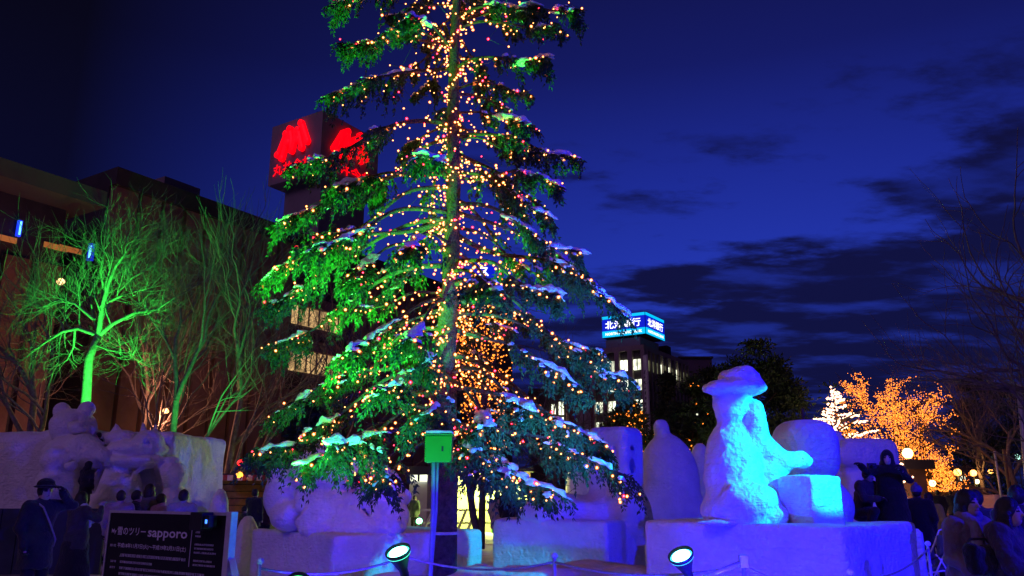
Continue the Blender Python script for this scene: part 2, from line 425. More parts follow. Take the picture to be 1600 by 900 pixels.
def letter(body, size, origin, ex, ez, m, parent, bold=0.0, sx=1.0, name='lettering', off=.0):
    """flat text on a plane: ex reading direction, ez up"""
    me = text_mesh(body, size, bold); ex = np.array(ex, float); ez = np.array(ez, float); nn = np.cross(ex, ez)
    Mx = Matrix(((ex[0]*sx, ez[0], nn[0], origin[0]), (ex[1]*sx, ez[1], nn[1], origin[1]), (ex[2]*sx, ez[2], nn[2], origin[2]), (0, 0, 0, 1)))
    me.transform(Mx); me.materials.clear(); me.materials.append(m)
    return link(name, me, parent)
def logo(face_o, ex, wd, nrm):
    g = G()
    for (u0, v0, u1, v1) in ((.19, .46, .33, .78), (.28, .38, .40, .84), (.40, .84, .47, .46), (.47, .46, .53, .76), (.56, .78, .66, .46), (.62, .88, .76, .54), (.38, .62, .58, .62)):
        a = face_o + ex*wd*u0 + Z*HB*v0 + nrm*.12; b = face_o + ex*wd*u1 + Z*HB*v1 + nrm*.12
        g.tube([a, b], .40 if v0 != v1 else .30, 10)
        for e in (a, b): g.lathe(e, nrm, [(.40, -.1), (.40, .36), (.2, .42)], 14)
    return g
lo = cT*np.array((1, 1, 0)) + B*lB + Z*zb
logo(lo, -B, lB, -A).build('red_logo', RED, sbx)
letter('丸井今井', HB*.2, lo - B*lB*.48 + Z*HB*.14 - A*.15, -B, Z, RED, sbx, .02, lB/HB*.95)
lo2 = cT*np.array((1, 1, 0)) + Z*zb
logo(lo2, A, lA, -B).build('red_logo', RED, sbx)
letter('丸井今井', HB*.2, lo2 + A*lA*.5 + Z*HB*.14 - B*.15, A, Z, RED, sbx, .02, lA/HB*.95)

# bank building with a lit rooftop sign
cK = P(1008, 487, 130); k0 = P(1005, 545, 130)
bank = thing('office_building', 'office block with lit windows below a glowing blue and white rooftop sign', 'building', (cK[0], cK[1], 0))
zr = k0[2]; c1 = np.array((k0[0], k0[1], 0.0))
wl = np.linalg.norm(along(k0, B, 905)-k0); wr = np.linalg.norm(along(k0, A, 1075)-k0)
g = G(); blk(g, c1, .4, wr, .4, wl, 0, zr-.1); g.build('wall', DARKW, bank)
g = G(); blk(g, c1, -.1, wr, -.1, wl, zr-.1, zr+.7); g.build('parapet', CONC, bank)
fl = 3.35; nfl = 8
for q in range(6):
    b0 = q*wl/5.0
    g = G(); blk(g, c1, -.25, .41, b0-.42 if q else -.25, b0+.42, 0, zr-.12); g.build('pier', CONC, bank)
for q in range(0, 12):
    a0 = 1.2+q*(wr-1.2)/11
    g = G(); blk(g, c1, a0-.3, a0+.3, -.2, .41, 0, zr-.12); g.build('pier', CONC, bank)
lit = {(0, 0): 1, (0, 1): 1, (0, 2): 1, (0, 3): 1, (1, 0): 1, (1, 1): 1, (1, 2): 1, (2, 0): 1, (2, 1): 1, (2, 2): 1, (2, 3): 1, (3, 0): 1, (3, 1): 1, (3, 2): 1, (3, 3): 1, (4, 2): 2, (4, 3): 2, (4, 4): 2, (4, 1): 2, (3, 4): 1, (5, 1): 2}
for r in range(nfl):
    z1 = zr-1.6-r*fl; z0 = z1-1.75
    if z0 < .5: break
    for q in range(5):
        b0 = q*wl/5.0+.5; b1 = (q+1)*wl/5.0-.5
        m = {0: GLASS, 1: WHITW, 2: DIMW}[lit.get((r, q), 0)]
        g = G(); blk(g, c1, .12, .38, b0, b1, z0, z1); wn = g.build('window', m, bank)
        g = G(); blk(g, c1, .02, .11, (b0+b1)/2-.06, (b0+b1)/2+.06, z0, z1); g.build('mullion', BLACK, wn)
    for q in range(11):
        a0 = 1.2+q*(wr-1.2)/11+.4; a1 = 1.2+(q+1)*(wr-1.2)/11-.4
        m = WHITW if (r == 0 and q in (3, 5, 7)) else (DIMW if r == 0 else GLASS)
        g = G(); blk(g, c1, a0, a1, .12, .38, z0, z1); g.build('window', m, bank)
ps = k0*np.array((1, 1, 0))
g = G(); blk(g, ps, .8, wr*.42, .8, wl*.60, zr+.7, P(1005, 524, 130)[2]); g.build('penthouse', mat('penthouse_clad', (.22, .19, .24), .85, .1, .3), bank)
g = G(); blk(g, ps, wr*.6, wr*.7, .8, 3, zr+.7, zr+2.6); g.build('roof_tank', DARKW, bank)
# upright banner at the corner
g = G(); g.box(c1 - A*.5 - B*.4 + Z*(zr-9.8), (.12, .95, 8.6), ((A-B)/2**.5, (A+B)/2**.5, Z)); bn = g.build('banner', mat('banner', (.55, .5, .5), .8, .1, .4), bank)
ban_n = -(A-B)/2**.5; ban_x = (A+B)/2**.5
g = G()
for q in range(15):
    o = c1 - A*.5 - B*.4 + Z*(zr-4.0-q*.85) - (A-B)/2**.5*.15
    for e in range(3): g.box(o + ban_x*(rng.random()-.5)*.5 + Z*(rng.random()-.5)*.4, (.02, .12+.2*rng.random(), .06), ((A-B)/2**.5, ban_x, Z))
    g.box(o, (.02, .06, .28), ((A-B)/2**.5, ban_x, Z))
g.build('banner_lettering', mat('banner_ink', (.06, .05, .06), .8), bn)
# the sign box
zs0, zs1 = P(1008, 521, 130)[2], cK[2]
sB = np.linalg.norm(along(cK, B, 940)-cK); sA = np.linalg.norm(along(cK, A, 1037)-cK); hs = zs1-zs0
sg = thing('rooftop_sign', 'glowing blue and cyan box sign with white lettering on the office roof', 'sign', (cK[0], cK[1], zs0))
SB = glow_mat('sign_blue', (.0, .012, .62), 1.0, False); SC = glow_mat('sign_cyan', (.0, .55, 1.0), 1.15, False); SW = glow_mat('sign_white', (1, 1, 1), 2.0, False)
g = G(); blk(g, cK, .1, sA, .1, sB, zs0, zs1); g.build('box', DARKW, sg)
for (o, ex, nr, wd) in ((cK + B*sB, -B, -A, sB), (cK, A, -B, sA)):
    o = np.array((o[0], o[1], zs0)); ax = (ex, -nr, Z)
    def pan(u0, u1, v0, v1, d, m, nm, par):
        g = G(); g.box(o + ex*wd*(u0+u1)/2 + Z*hs*(v0+v1)/2 + nr*d, (wd*(u1-u0)/2, .05, hs*(v1-v0)/2), ax); return g.build(nm, m, par)
    fp = pan(.01, .985, .30, .86, .02, SB, 'face_panel', sg); pan(.01, .985, .865, .99, .03, SC, 'upper_strip', sg); st_ = pan(.01, .985, .01, .295, .03, SC, 'lower_strip', sg)
    sx = wd*.86/(4*hs*.42)
    letter('北洋銀行', hs*.40, o + ex*wd*.49 + Z*hs*.42 + nr*.12, ex, Z, SW, fp, .018, sx)
    letter('NORTH PACIFIC BANK', hs*.17, o + ex*wd*.5 + Z*hs*.09 + nr*.12, ex, Z, SW, st_, .008, wd*.84/(hs*.17*10.4))

# smaller houses in the gap beside the office block
def small_block(px0, px1, py, Y, m, label, wins=(), cat='building'):
    a = P(px0, py, Y); b = P(px1, py, Y); t = thing('town_building', label, cat, ((a[0]+b[0])/2, Y, 0))
    g = G(); g.box(((a[0]+b[0])/2, Y+6, a[2]/2), ((b[0]-a[0])/2, 6, a[2]/2)); g.build('wall', m, t)
    g = G(); g.box(((a[0]+b[0])/2, Y+6, a[2]+.2), ((b[0]-a[0])/2+.3, 6.3, .2)); g.build('parapet', DARKW, t)
    for (x0, x1, y0, y1, wm) in wins:
        p = P(x0, y0, Y-.1); q = P(x1, y1, Y-.1)
        g = G(); g.box((p+q)/2, (abs(q[0]-p[0])/2, .08, abs(p[2]-q[2])/2)); wn = g.build('window', wm, t)
        g = G(); g.box(((p+q)/2)-np.array((0, .1, 0)), (.05, .02, abs(p[2]-q[2])/2)); g.build('mullion', BLACK, wn)
    return t
small_block(830, 886, 612, 105, DARKW, 'narrow dark building with bright white upright window strips beside the office block',
            [(862, 868, 632, 647, WHITW), (873, 881, 628, 648, WHITW), (860, 868, 652, 670, WHITW), (873, 881, 652, 676, WHITW), (846, 854, 640, 650, DIMW)])
small_block(888, 926, 622, 100, mat('dark_red_render', (.20, .05, .04), .85, .2, .4), 'dark reddish low building tucked beside the office block',
            [(900, 924, 642, 690, mat('grey_shutter', (.3, .29, .25), .8, .15, 1))])
small_block(1062, 1112, 560, 170, mat('far_block', (.10, .075, .10), .9, .2, .2), 'distant plain block behind the dark conifers')
small_block(1085, 1110, 635, 120, DARKW, 'low shop with white and red lit signs behind the conifers', [(1080, 1090, 630, 640, glow_mat('shop_red', (1, .06, .08), 1.2, False)), (1094, 1109, 637, 643, WHITW), (1082, 1092, 646, 658, WHITW)])
# rooftop neon seen through the Christmas tree
p = P(757, 424, 110)
t = thing('roof_sign', 'small white and blue lit sign glimpsed through the big tree', 'sign', (p[0], 110, 0))
g = G(); g.box((p[0], 110.2, p[2]), (1.5, .15, .8)); pl = g.build('panel', SB, t)
letter('ス', 1.7, (p[0]-.1, 109.98, p[2]-.62), (1, 0, 0), Z, SW, pl, .03)
g = G(); g.box((p[0], 112, (p[2]-.9)/2), (4, 1.5, (p[2]-.9)/2)); g.build('supporting_block', DARKW, t)

# ------------------------------------------------------------------ snow sculptures
def lohi(a, b, pad=.15):
    a = np.array(a); b = np.array(b); return np.minimum(a, b)-pad, np.maximum(a, b)+pad
NZ = [(3.0, .035), (9.0, .012)]
def pedestal(parent, c, h, rot, ztop, hres=.06, r=.06, taper=.0):
    f = field([sbox((c[0], c[1], ztop/2-.15), (h[0], h[1], ztop/2+.15), rot, r, taper)], noise=[(1.6, .04), (6, .022), (15, .010)])
    m = max(h)*1.5
    return sculpt('pedestal', f, (c[0]-m, c[1]-m, -.1), (c[0]+m, c[1]+m, ztop+.1), hres, SNOW, parent)

# --- hatted figure with an outstretched arm
YS = 10.9; s = S(700, YS)
def Q(px, py, dy=0.0): return P(px, py, YS+dy)
def E(px, py, dy, rx, ry, rz): return sell(Q(px, py, dy), (rx*s, ry*s, rz*s))
def K(a, b, ra, rb): return scap(Q(*a), Q(*b), ra*s, rb*s)
cn_ = P(1315, 823, 9.3); z_top = cn_[2]; TH = R(-48)
pc_ = cn_ + np.array((-1.42*math.cos(TH)-1.0*math.sin(TH), -1.42*math.sin(TH)+1.0*math.cos(TH), 0))
hat = thing('snow_sculpture', 'snow figure in a brimmed hat stretching one arm over a block, lit cyan', 'snow sculpture', tuple(G0(1180, YS)))
pedestal(hat, (pc_[0], pc_[1]), (1.42, 1.0), TH, z_top, .05)
body = field([
    E(1150, 744, 0, 47, 48, 78), E(1147, 700, .05, 37, 38, 50), E(1150, 672, .1, 30, 32, 26),
    E(1162, 790, -.1, 58, 50, 40), E(1145, 800, -.1, 48, 50, 30),
    (K((1140, 668, 0), (1138, 640, 0), 20, 22), .04),
    (E(1144, 630, 0, 28, 30, 36), .025), (E(1140, 645, -.05, 20, 24, 22), .05),
    (E(1149, 606, 0, 49, 47, 11), .02), (E(1155, 591, 0, 32, 33, 19), .04), (E(1176, 602, -.1, 19, 24, 14), .04), (E(1124, 606, -.12, 22, 26, 9), .03),
    (K((1182, 690, -.12), (1180, 640, -.14), 19, 13), .03), (E(1180, 672, -.14, 17, 18, 42), .03),
    (K((1186, 700, -.05), (1218, 722, -.1), 22, 19), .08), (K((1215, 722, -.1), (1250, 716, -.12), 17, 13), .06),
    (E(1254, 720, -.12, 13, 14, 12), .04), (K((1228, 726, -.16), (1252, 724, -.2), 9, 6), .02),
    (K((1200, 740, -.1), (1212, 796, -.15), 24, 22), .06),
    (E(1172, 786, -.45, 44, 30, 32), .06), (K((1150, 806, -.5), (1215, 806, -.5), 14, 16), .05),
], k=.10, subs=[E(1118, 664, -.3, 10, 30, 6), scap(Q(1128, 622, -.34), Q(1150, 624, -.34), .03, .02), scap(Q(1196, 690, -.35), Q(1204, 790, -.45), .04, .03)], noise=[(4, .05), (8, .028), (15, .018), (28, .010)])
lo_, hi_ = lohi(Q(1075, 830, -.9), Q(1290, 560, .8), .25)
lo_[2] = z_top-.12
sculpt('figure', body, lo_, hi_, .027, SNOW, hat)
blkf = field([sbox(Q(1267, 785, -.45), (.28, .28, .33), R(-62), .05)], noise=[(5, .03), (16, .014)])
lo_, hi_ = lohi(Q(1215, 830, -1.0), Q(1325, 745, .2)); lo_[2] = z_top-.1
sculpt('block', blkf, lo_, hi_, .03, SNOW, hat)
g = G()
c0 = Q(1128, 826, -.55); 
ptch = field([sell((c0[0]+.05, c0[1]+.15, z_top+.005), (.36, .20, .035))], noise=[(7, .03)])
sculpt('loose_snow', ptch, (c0[0]-.6, c0[1]-.3, z_top-.05), (c0[0]+.7, c0[1]+.6, z_top+.1), .025, SNOW, hat)

# --- two rounded masses stacked, behind the hatted figure
YR = 13.2; s = S(720, YR); YS = YR
rd = thing('snow_sculpture', 'rounded snow figure of head and shoulders behind the hatted one, lit deep blue', 'snow sculpture', tuple(G0(1265, YR)))
f = field([sbox(Q(1259, 705), (46*s, 44*s, 48*s), R(10), 34*s), (E(1268, 790, 0, 62, 52, 52), .02), (E(1270, 850, 0, 66, 58, 60), .1), (E(1236, 718, -.42, 5, 8, 7), .01)], noise=[(3, .03), (9, .012)], subs=[E(1258, 722, -.56, 14, 10, 4)])
lo_, hi_ = lohi(Q(1195, 910, -.9), Q(1345, 640, .9)); lo_[2] = -.05
sculpt('figure', f, lo_, hi_, .04, SNOW, rd)
g = G(); a = Q(1256, 666); g.tube([a, a+Z*.28], .03, 6); g.build('stick', BARK, rd)

# --- standing slab beyond, on the right
YW = 17.5; s = S(720, YW); YS = YW
sl_ = thing('snow_sculpture', 'pale standing snow wall with rounded top and relief, beside the glowing trees', 'snow sculpture', tuple(G0(1345, YW)))
f = field([sbox(Q(1352, 770), (46*s, .5, 82*s), R(8), .22), (sbox(Q(1304, 760, .1), (9*s, .35, 86*s), R(8), .06), .05), (E(1340, 712, -.45, 34, 12, 22), .05)], noise=[(2, .06), (7, .02)], subs=[E(1352, 708, -.72, 16, 10, 10), E(1330, 735, -.55, 26, 8, 6)])
lo_, hi_ = lohi(Q(1285, 900, -1), Q(1410, 670, 1)); lo_[2] = -.05
sculpt('wall', f, lo_, hi_, .06, SNOW, sl_)

# --- low block at the edge of the path
cb = G0(1398, 11.8)
lowb = thing('snow_block', 'low rough snow block at the edge of the path beside the blue pedestal', 'snow block', tuple(cb))
f = field([sbox((cb[0], cb[1], .5), (.20, .42, .60), R(-8), .07)], noise=[(3, .06), (10, .02)])
sculpt('block', f, (cb[0]-.9, cb[1]-.9, -.05), (cb[0]+.9, cb[1]+.9, 1.3), .05, SNOW, lowb)

# --- tall slab-headed reclining figure
YS = 15.9; s = S(760, YS)
sp = thing('snow_sculpture', 'reclining snow figure with a tall slab-shaped head on a long pedestal', 'snow sculpture', tuple(G0(895, YS)))
z2 = P(890, 812, 15.2)[2]; cp = (P(885, 812, 15.9)+P(905, 812, 15.9))/2
pedestal(sp, (cp[0]-.05, 16.0), (1.18, .95), R(-30), z2, .05, .05)
rot = R(-36)
f = field([sbox(Q(962, 740), (37*s, .40, 72*s), rot, .17), (E(965, 800, 0, 52, 44, 46), .12), (K((930, 806, -.25), (850, 806, -.45), 24, 20), .10), (E(880, 800, .1, 66, 40, 30), .1), (E(840, 806, -.2, 30, 30, 22), .08), (K((985, 790, 0), (1010, 850, .1), 22, 26), .1)],
          noise=[(2.4, .04), (8, .014)],
          subs=[E(941, 704, -.34, 10, 20, 4), E(936, 728, -.30, 5, 20, 9), E(985, 700, -.30, 6, 20, 4), E(985, 728, -.30, 6, 20, 12), E(962, 716, -.5, 2, 14, 22), E(942, 752, -.36, 9, 14, 3.5), E(912, 796, -.55, 20, 12, 12)])
lo_, hi_ = lohi(Q(780, 880, -1), Q(1040, 655, 1)); lo_[2] = z2-.5
sculpt('figure', f, lo_, hi_, .045, SNOW, sp)

# --- tall egg-shaped figure farther back
YS = 19.5; s = S(740, YS)
eg = thing('snow_sculpture', 'dim egg-shaped snow figure with a small rounded head between two others', 'snow sculpture', tuple(G0(1045, YS)))
f = field([E(1045, 760, 0, 48, 44, 82), (E(1040, 800, 0, 66, 50, 40), .2), (E(1034, 672, 0, 13, 13, 16), .10), (E(1030, 664, -.1, 8, 8, 8), .05), (E(1096, 740, 1.0, 20, 20, 50), .1), (E(1110, 850, 0, 80, 40, 50), .2)], noise=[(2, .05), (7, .02)])
lo_, hi_ = lohi(Q(960, 900, -1), Q(1190, 635, 1.6)); lo_[2] = -.05
sculpt('figure', f, lo_, hi_, .06, SNOW, eg)

# --- grinning face on a heap of lumps
YS = 14.0; s = S(780, YS)
fr = thing('snow_sculpture', 'wide grinning snow face resting on a heap of round lumps on a block', 'snow sculpture', tuple(G0(530, YS)))
z3 = P(530, 833, 13.2)[2]
a = P(537, 840, 12.75)
cs_, sn_ = math.cos(R(-38)), math.sin(R(-38))
pedestal(fr, (a[0]+.02, 14.55), (1.45, 1.45), R(42), z3, .05, .05)
lumps = []
for q in range(120):
    px = 470+rng.random()*160; py = 775+rng.random()*55
    x = (px-540)/95
    if abs(x) > 1: continue
    lumps.append((E(px, py, -.62*math.sqrt(max(0, 1-x*x))-.06-.25*(py-775)/55, 10+6*rng.random(), 9, 9+5*rng.random()), .03))
f = field([E(545, 775, 0, 88, 60, 62), (E(520, 740, -.15, 68, 58, 50), .1), (E(440, 775, -.2, 27, 30, 40), .05), (E(432, 742, -.2, 12, 14, 24), .05), (E(452, 806, -.35, 30, 30, 24), .05), (E(590, 800, -.05, 46, 50, 44), .1), (E(500, 705, -.2, 18, 18, 18), .05), (E(560, 702, -.2, 18, 18, 18), .05)] + lumps,
          subs=[scap(Q(462, 770, -.78), Q(505, 784, -.86), .035), scap(Q(505, 784, -.86), Q(545, 760, -.86), .035)], ks=.03, noise=[(4, .03), (13, .014)])
lo_, hi_ = lohi(Q(395, 842, -1.1), Q(655, 670, .9)); lo_[2] = z3-.15
sculpt('figure', f, lo_, hi_, .036, SNOW, fr)

# --- long slide wall with animals in relief
YS = 19.0; s = S(740, YS)
sw = thing('snow_sculpture', 'long snow wall with bear heads, pointed ears and an arched hollow in relief', 'snow sculpture', tuple(G0(160, YS)))
dw = 1.0
main = [sbox(P(215, 770, 20.6), (103*s, 1.6, 95*s), R(-3), .14), (sbox(P(10, 780, 20.2), (170*s, 1.2, 105*s), R(-6), .3), .3)]
rel = [
    (E(115, 668, .0, 34, 40, 30), .12), (E(96, 642, -.1, 13, 12, 13), .03), (E(135, 640, -.1, 14, 12, 14), .03), (E(122, 668, -.55, 15, 16, 11), .08),   # upper bear
    (E(120, 712, -.3, 46, 50, 34), .1), (K((130, 705, -.7), (158, 716, -.9), 28, 14), .1),                                    # long-nosed animal
    (E(92, 722, -.9, 26, 26, 24), .06), (E(92, 704, -.95, 20, 20, 6), .03), (E(92, 762, -.8, 34, 34, 40), .1), (E(110, 728, -1.2, 10, 10, 9), .04), (E(84, 745, -1.15, 14, 12, 8), .05),
    (K((182, 684, -.2), (182, 660, -.2), 16, 3), .04), (E(190, 684, -.2, 26, 26, 14), .1), (K((224, 684, -.3), (224, 660, -.3), 10, 2), .03), (K((243, 684, -.3), (243, 664, -.3), 9, 2), .03), (E(232, 692, -.4, 24, 26, 20), .08),   # pointed ears
    (E(215, 702, -.3, 46, 40, 16), .1), (E(210, 720, -.5, 50, 34, 14), .08),
    (E(180, 768, -.5, 36, 40, 44), .1), (E(160, 800, -.7, 40, 40, 36), .1),
    (E(265, 745, -.3, 27, 34, 26), .05), (E(268, 785, -.3, 25, 34, 28), .05), (K((258, 724, -.4), (262, 714, -.4), 6, 2), .02), (K((272, 724, -.4), (272, 714, -.4), 6, 2), .02), (E(265, 720, -.35, 16, 16, 8), .03),
]
arch = [E(224, 765, -.9, 22, 60, 34), scap(Q(270, 752, -1.05), Q(282, 752, -1.0), .03), sell(Q(272, 740, -.95), (.05, .1, .05)), sell(Q(285, 741, -.9), (.05, .1, .05)), sell(Q(131, 662, -.85), (.04, .1, .04)), sell(Q(124, 700, -1.15), (.05, .15, .05))]
rim_ = [(K((203, 775, -.75), (212, 740, -.75), 5, 5), .05), (K((212, 740, -.75), (228, 730, -.75), 5, 5), .05), (K((228, 730, -.75), (246, 760, -.75), 5, 5), .05), (K((200, 698, -.6), (236, 752, -.7), 4, 9), .06)]
f = field(main+[(a_, k_*.45) for a_, k_ in rel]+rim_, subs=arch+[E(113, 652, -.62, 3.5, 20, 3.5), E(133, 652, -.62, 3.5, 20, 3.5), E(92, 716, -1.4, 3, 14, 3), E(104, 720, -1.36, 3, 14, 3), E(160, 724, -1.2, 16, 20, 2.5), E(226, 690, -.85, 3, 14, 3), E(242, 690, -.85, 3, 14, 3), E(215, 711, -.95, 44, 12, 1.6), E(150, 745, -1.0, 8, 30, 26)], ks=.03, noise=[(1.3, .06), (4, .03), (10, .014)])
lo_, hi_ = lohi(P(-60, 880, 17.2), P(325, 630, 19), .3); lo_[2] = -.05; hi_[1] = 22.4; lo_[0] = P(-70, 700, 22)[0]
sculpt('wall', f, lo_, hi_, .045, SNOW, sw)

# dark hoarding below the slide
TARP = mat('blue_hoarding', (.035, .045, .11), .7, .3, 2, .2, 8)
hd = thing('hoarding', 'dark blue panel fence standing in front of the long snow wall', 'fence', tuple(G0(60, 17)))
for q in range(7):
    a = P(-20+q*27, 793, 17.0); b = P(-20+(q+1)*27-1.5, 793, 17.0)
    g = G(); g.box(((a[0]+b[0])/2, 17.0, a[2]*.5-.02), ((b[0]-a[0])/2, .03, a[2]*.5)); g.build('panel', TARP, hd)

# small heaps of shovelled snow
for (px, py, Y, w, h_, lb) in ((345, 762, 19, 17, 60, 'small pointed snow pile beside the wooden stall'), (388, 806, 17, 20, 30, 'low snow heap beside the grinning face'), (312, 790, 20, 26, 30, 'low rounded snow heap at the end of the long wall'), (905, 700, 30, 22, 50, 'distant pinkish snow mound behind the reclining figure'), (1100, 705, 24, 26, 60, 'distant orange-tinted snow mound behind the egg-shaped figure')):
    s = S(py, Y); c = P(px, py, Y); zc = c[2]
    f = field([sell((c[0], c[1], zc*.35), (w*s, w*s, zc*.66)), (sell((c[0]-w*s*.6, c[1], 0), (w*s*1.3, w*s, zc*.45)), .2)], noise=[(1.5, .10), (5, .04)])
    o = sculpt('snow_pile', f, (c[0]-w*s*2.4, c[1]-w*s*1.6, -.1), (c[0]+w*s*1.8, c[1]+w*s*1.6, zc+.3), .07, SNOW)
    tag(o, lb, 'snow pile', 'shovelled snow piles')

# ------------------------------------------------------------------ the big spruce
TY = 12.0; TB = P(692, 880, TY); TX0 = TB[0]
def trunk_pt(z): return np.array((TX0 + .004*z, TY, z))
spruce = thing('spruce_tree', 'tall snow-laden spruce strung with warm lights in the centre', 'tree', (TX0, TY, 0))
zz = np.linspace(0, 13.5, 24)
g = G(); g.tube([trunk_pt(z)+np.array((.02*math.sin(z*1.3), .02*math.cos(z), 0)) for z in zz], [.19*(1-z/15.5)+.012*math.sin(z*5)+(.05 if z < .4 else 0) for z in zz], 14)
g.build('trunk', BARK, spruce, True)
def unit(v): return v/(np.linalg.norm(v, axis=-1, keepdims=True)+1e-9)
def kites(base, d, Ln, Wd):
    """leaf-sized needle sprays: base (n,3), direction d (n,3) -> kite quads"""
    n = len(base); d = unit(d); r = rng.normal(size=(n, 3)); sd = unit(np.cross(d, r))
    Ln = np.broadcast_to(Ln, (n,))[:, None]; Wd = np.broadcast_to(Wd, (n,))[:, None]
    nr = unit(np.cross(d, sd))
    mid = base + d*Ln*.45 + nr*Ln*.10
    V = np.stack((base, mid+sd*Wd, base+d*Ln, mid-sd*Wd), 1).reshape(-1, 3)
    return V, np.arange(4*n).reshape(n, 4)
bulb_pos = []          # (pos, weight)
def branch(z0, tip, arch=.10, t0=.42, dens=1.0, snow=.8, droop=.3):
    a = trunk_pt(z0); tip = np.array(tip, float); Ld = np.linalg.norm(tip-a)
    ts = np.linspace(0, 1, 15); ctl = a*(1-ts[:, None]) + tip*ts[:, None]
    ctl[:, 2] += arch*Ld*np.sin(math.pi*ts) - .06*Ld*np.sin(math.pi*ts**2.5)
    wob = rng.normal(size=3)*.03*Ld; ctl += np.sin(ts*math.pi*2)[:, None]*wob
    g = G(); g.tube(ctl, [.036*(1-.8*t)*min(1.2, Ld/2.2)+.004 for t in ts], 6)
    bo = g.build('branch', BARK, spruce, True)
    def at(t):
        x = np.clip(t, 0, 1)*14; i = np.minimum(x.astype(int), 13); w = (x-i)[:, None]
        return ctl[i]*(1-w)+ctl[i+1]*w
    tang = unit(tip-a); side = unit(np.cross(tang, Z)); dn = np.array((0, 0, -1.0))
    # side twigs
    nt_ = int((26*dens)*max(.7, Ld/2.0))
    cen = t0+.06+(.94-t0)*rng.random(4); cen[0] = .95; cid = rng.integers(0, 4, nt_)
    tt = np.clip(cen[cid]+rng.normal(size=nt_)*.075, t0*.9, 1.0); bp = at(tt); sg_ = np.where(rng.random(nt_) < .5, -1, 1)
    tl = (.16+.42*rng.random(nt_))*(1.15-.55*(tt-t0)/(1-t0))*min(1.15, Ld/2)
    td = unit(side[None]*sg_[:, None]*(.75+.3*rng.random((nt_, 1))) + tang[None]*(.55+.3*rng.random((nt_, 1))) + dn*(droop*(.3+rng.random((nt_, 1)))) + rng.normal(size=(nt_, 3))*.15)
    Bs, Ds = [], []; g = G()
    NP = 7
    sn = np.linspace(.12, 1, NP)
    for i in range(nt_):
        pts = bp[i] + td[i]*tl[i]*sn[:, None] + dn*(droop*.9*tl[i]*sn**2)[:, None]
        g.tube([bp[i], pts[2], pts[-1]], [.008, .005, .002], 3, False)
        tg = unit(td[i]+dn*droop)
        sd2 = unit(np.cross(tg, Z))
        for m in range(3):          # flat needle sprays along the twig
            k = NP; dd = tg[None]*.8 + sd2[None]*(rng.random((k, 1))*2-1)*1.1 + dn*rng.random((k, 1))*.45 + rng.normal(size=(k, 3))*.15
            Bs.append(pts); Ds.append(dd)
        # hanging tassels
        hn = rng.random(NP) < .75
        hp = pts[hn]; hl = (.05+.20*rng.random(len(hp)))*min(1, Ld/1.8)
        for m in range(4):
            q = hp + dn*hl[:, None]*(m+.3)/4 + rng.normal(size=hp.shape)*.012
            for e in range(2):
                Bs.append(q); Ds.append(dn*(.6+.5*rng.random((len(q), 1))) + rng.normal(size=q.shape)*.45 + tg*.3)
    # tip cluster
    k = int(50*dens); q = at(1-.14*rng.random(k)); Bs.append(q); Ds.append(tang[None]*.8+rng.normal(size=(k, 3))*.5+dn*.25)
    Bb = np.concatenate(Bs); Dd = np.concatenate(Ds)
    V, F = kites(Bb, Dd, .05+.045*rng.random(len(Bb)), .010+.008*rng.random(len(Bb)))
    raw('needles', V, F, NEED, bo, False)
    g.build('twigs', BARK, bo)['kind'] = 'stuff'
    # snow lying on the branch
    if snow > 0:
        Vs, Fs, n0 = [], [], 0
        def lump(c, ax, lx, w, th):
            nonlocal n0
            ax = unit(ax*np.array((1, 1, .75))); sd = unit(np.cross(ax, Z)); up = np.cross(sd, ax); nu, nv = 15, 12
            u = np.linspace(-1, 1, nu); ph = rng.random(4)*6
            v = np.linspace(0, 2*math.pi, nv, endpoint=False)
            rr = np.sqrt(np.clip(1-u**4, 0, 1))*(1+.22*np.sin(u*5+ph[0])+.15*np.sin(u*9+ph[1]))
            cv, sv = np.cos(v), np.sin(v); sv = np.where(sv > 0, sv, sv*.35)
            wob = 1+.16*np.sin(v[None]*3+u[:, None]*4+ph[2])
            p = c + ax*(u*lx)[:, None, None] + sd*(rr[:, None]*w*cv[None]*wob)[..., None] + up*(rr[:, None]*th*sv[None]*wob)[..., None] + dn*(.12*lx*u**2)[:, None, None]
            p = p + (vnoise(p.astype(np.float32), 11.0)*.085*min(1, w/.08))[..., None]*up + (vnoise(p.astype(np.float32)+5, 15.0)*.11*min(1, w/.08))[..., None]*sd
            Vs.append(p.reshape(-1, 3)); ii = np.arange(nu*nv).reshape(nu, nv)+n0
            Fs.append(np.stack((ii[:-1], np.roll(ii, -1, 1)[:-1], np.roll(ii, -1, 1)[1:], ii[1:]), -1).reshape(-1, 4)); n0 += nu*nv
        for q in range(1 if snow < .9 else int(1+2.6*rng.random())):
            t = np.array([np.clip((.93 if q == 0 else cen[rng.integers(0, 4)])-.10*rng.random(), t0, .97)]); c = at(t)[0]; ax = at(t+.04)[0]-at(t-.04)[0]
            lump(c+Z*.03, ax, (.16+.30*rng.random())*snow, (.045+.07*rng.random())*snow, .024+.034*rng.random()*snow)
        sel = rng.choice(nt_, int(nt_*.34*snow), replace=False)
        for i in sel:
            f_ = .2+.5*rng.random(); c = bp[i]+td[i]*tl[i]*f_ + dn*droop*.9*tl[i]*f_**2 + Z*.015
            lump(c, td[i]+dn*droop*f_, (.03+.08*rng.random()), .014+.034*rng.random(), .012+.018*rng.random())
        raw('snow', np.concatenate(Vs), np.concatenate(Fs), SNOWB, bo, True)['kind'] = 'stuff'
    # bulbs along the branch and on twig ends
    nb = int(20*max(.6, Ld/2)); t = rng.random(nb)**1.3*.92+.04; q = at(t)+rng.normal(size=(nb, 3))*.04+dn*.03
    bulb_pos.extend(q)
    sel = rng.choice(nt_, min(nt_, int(13*max(.6, Ld/2))), replace=False)
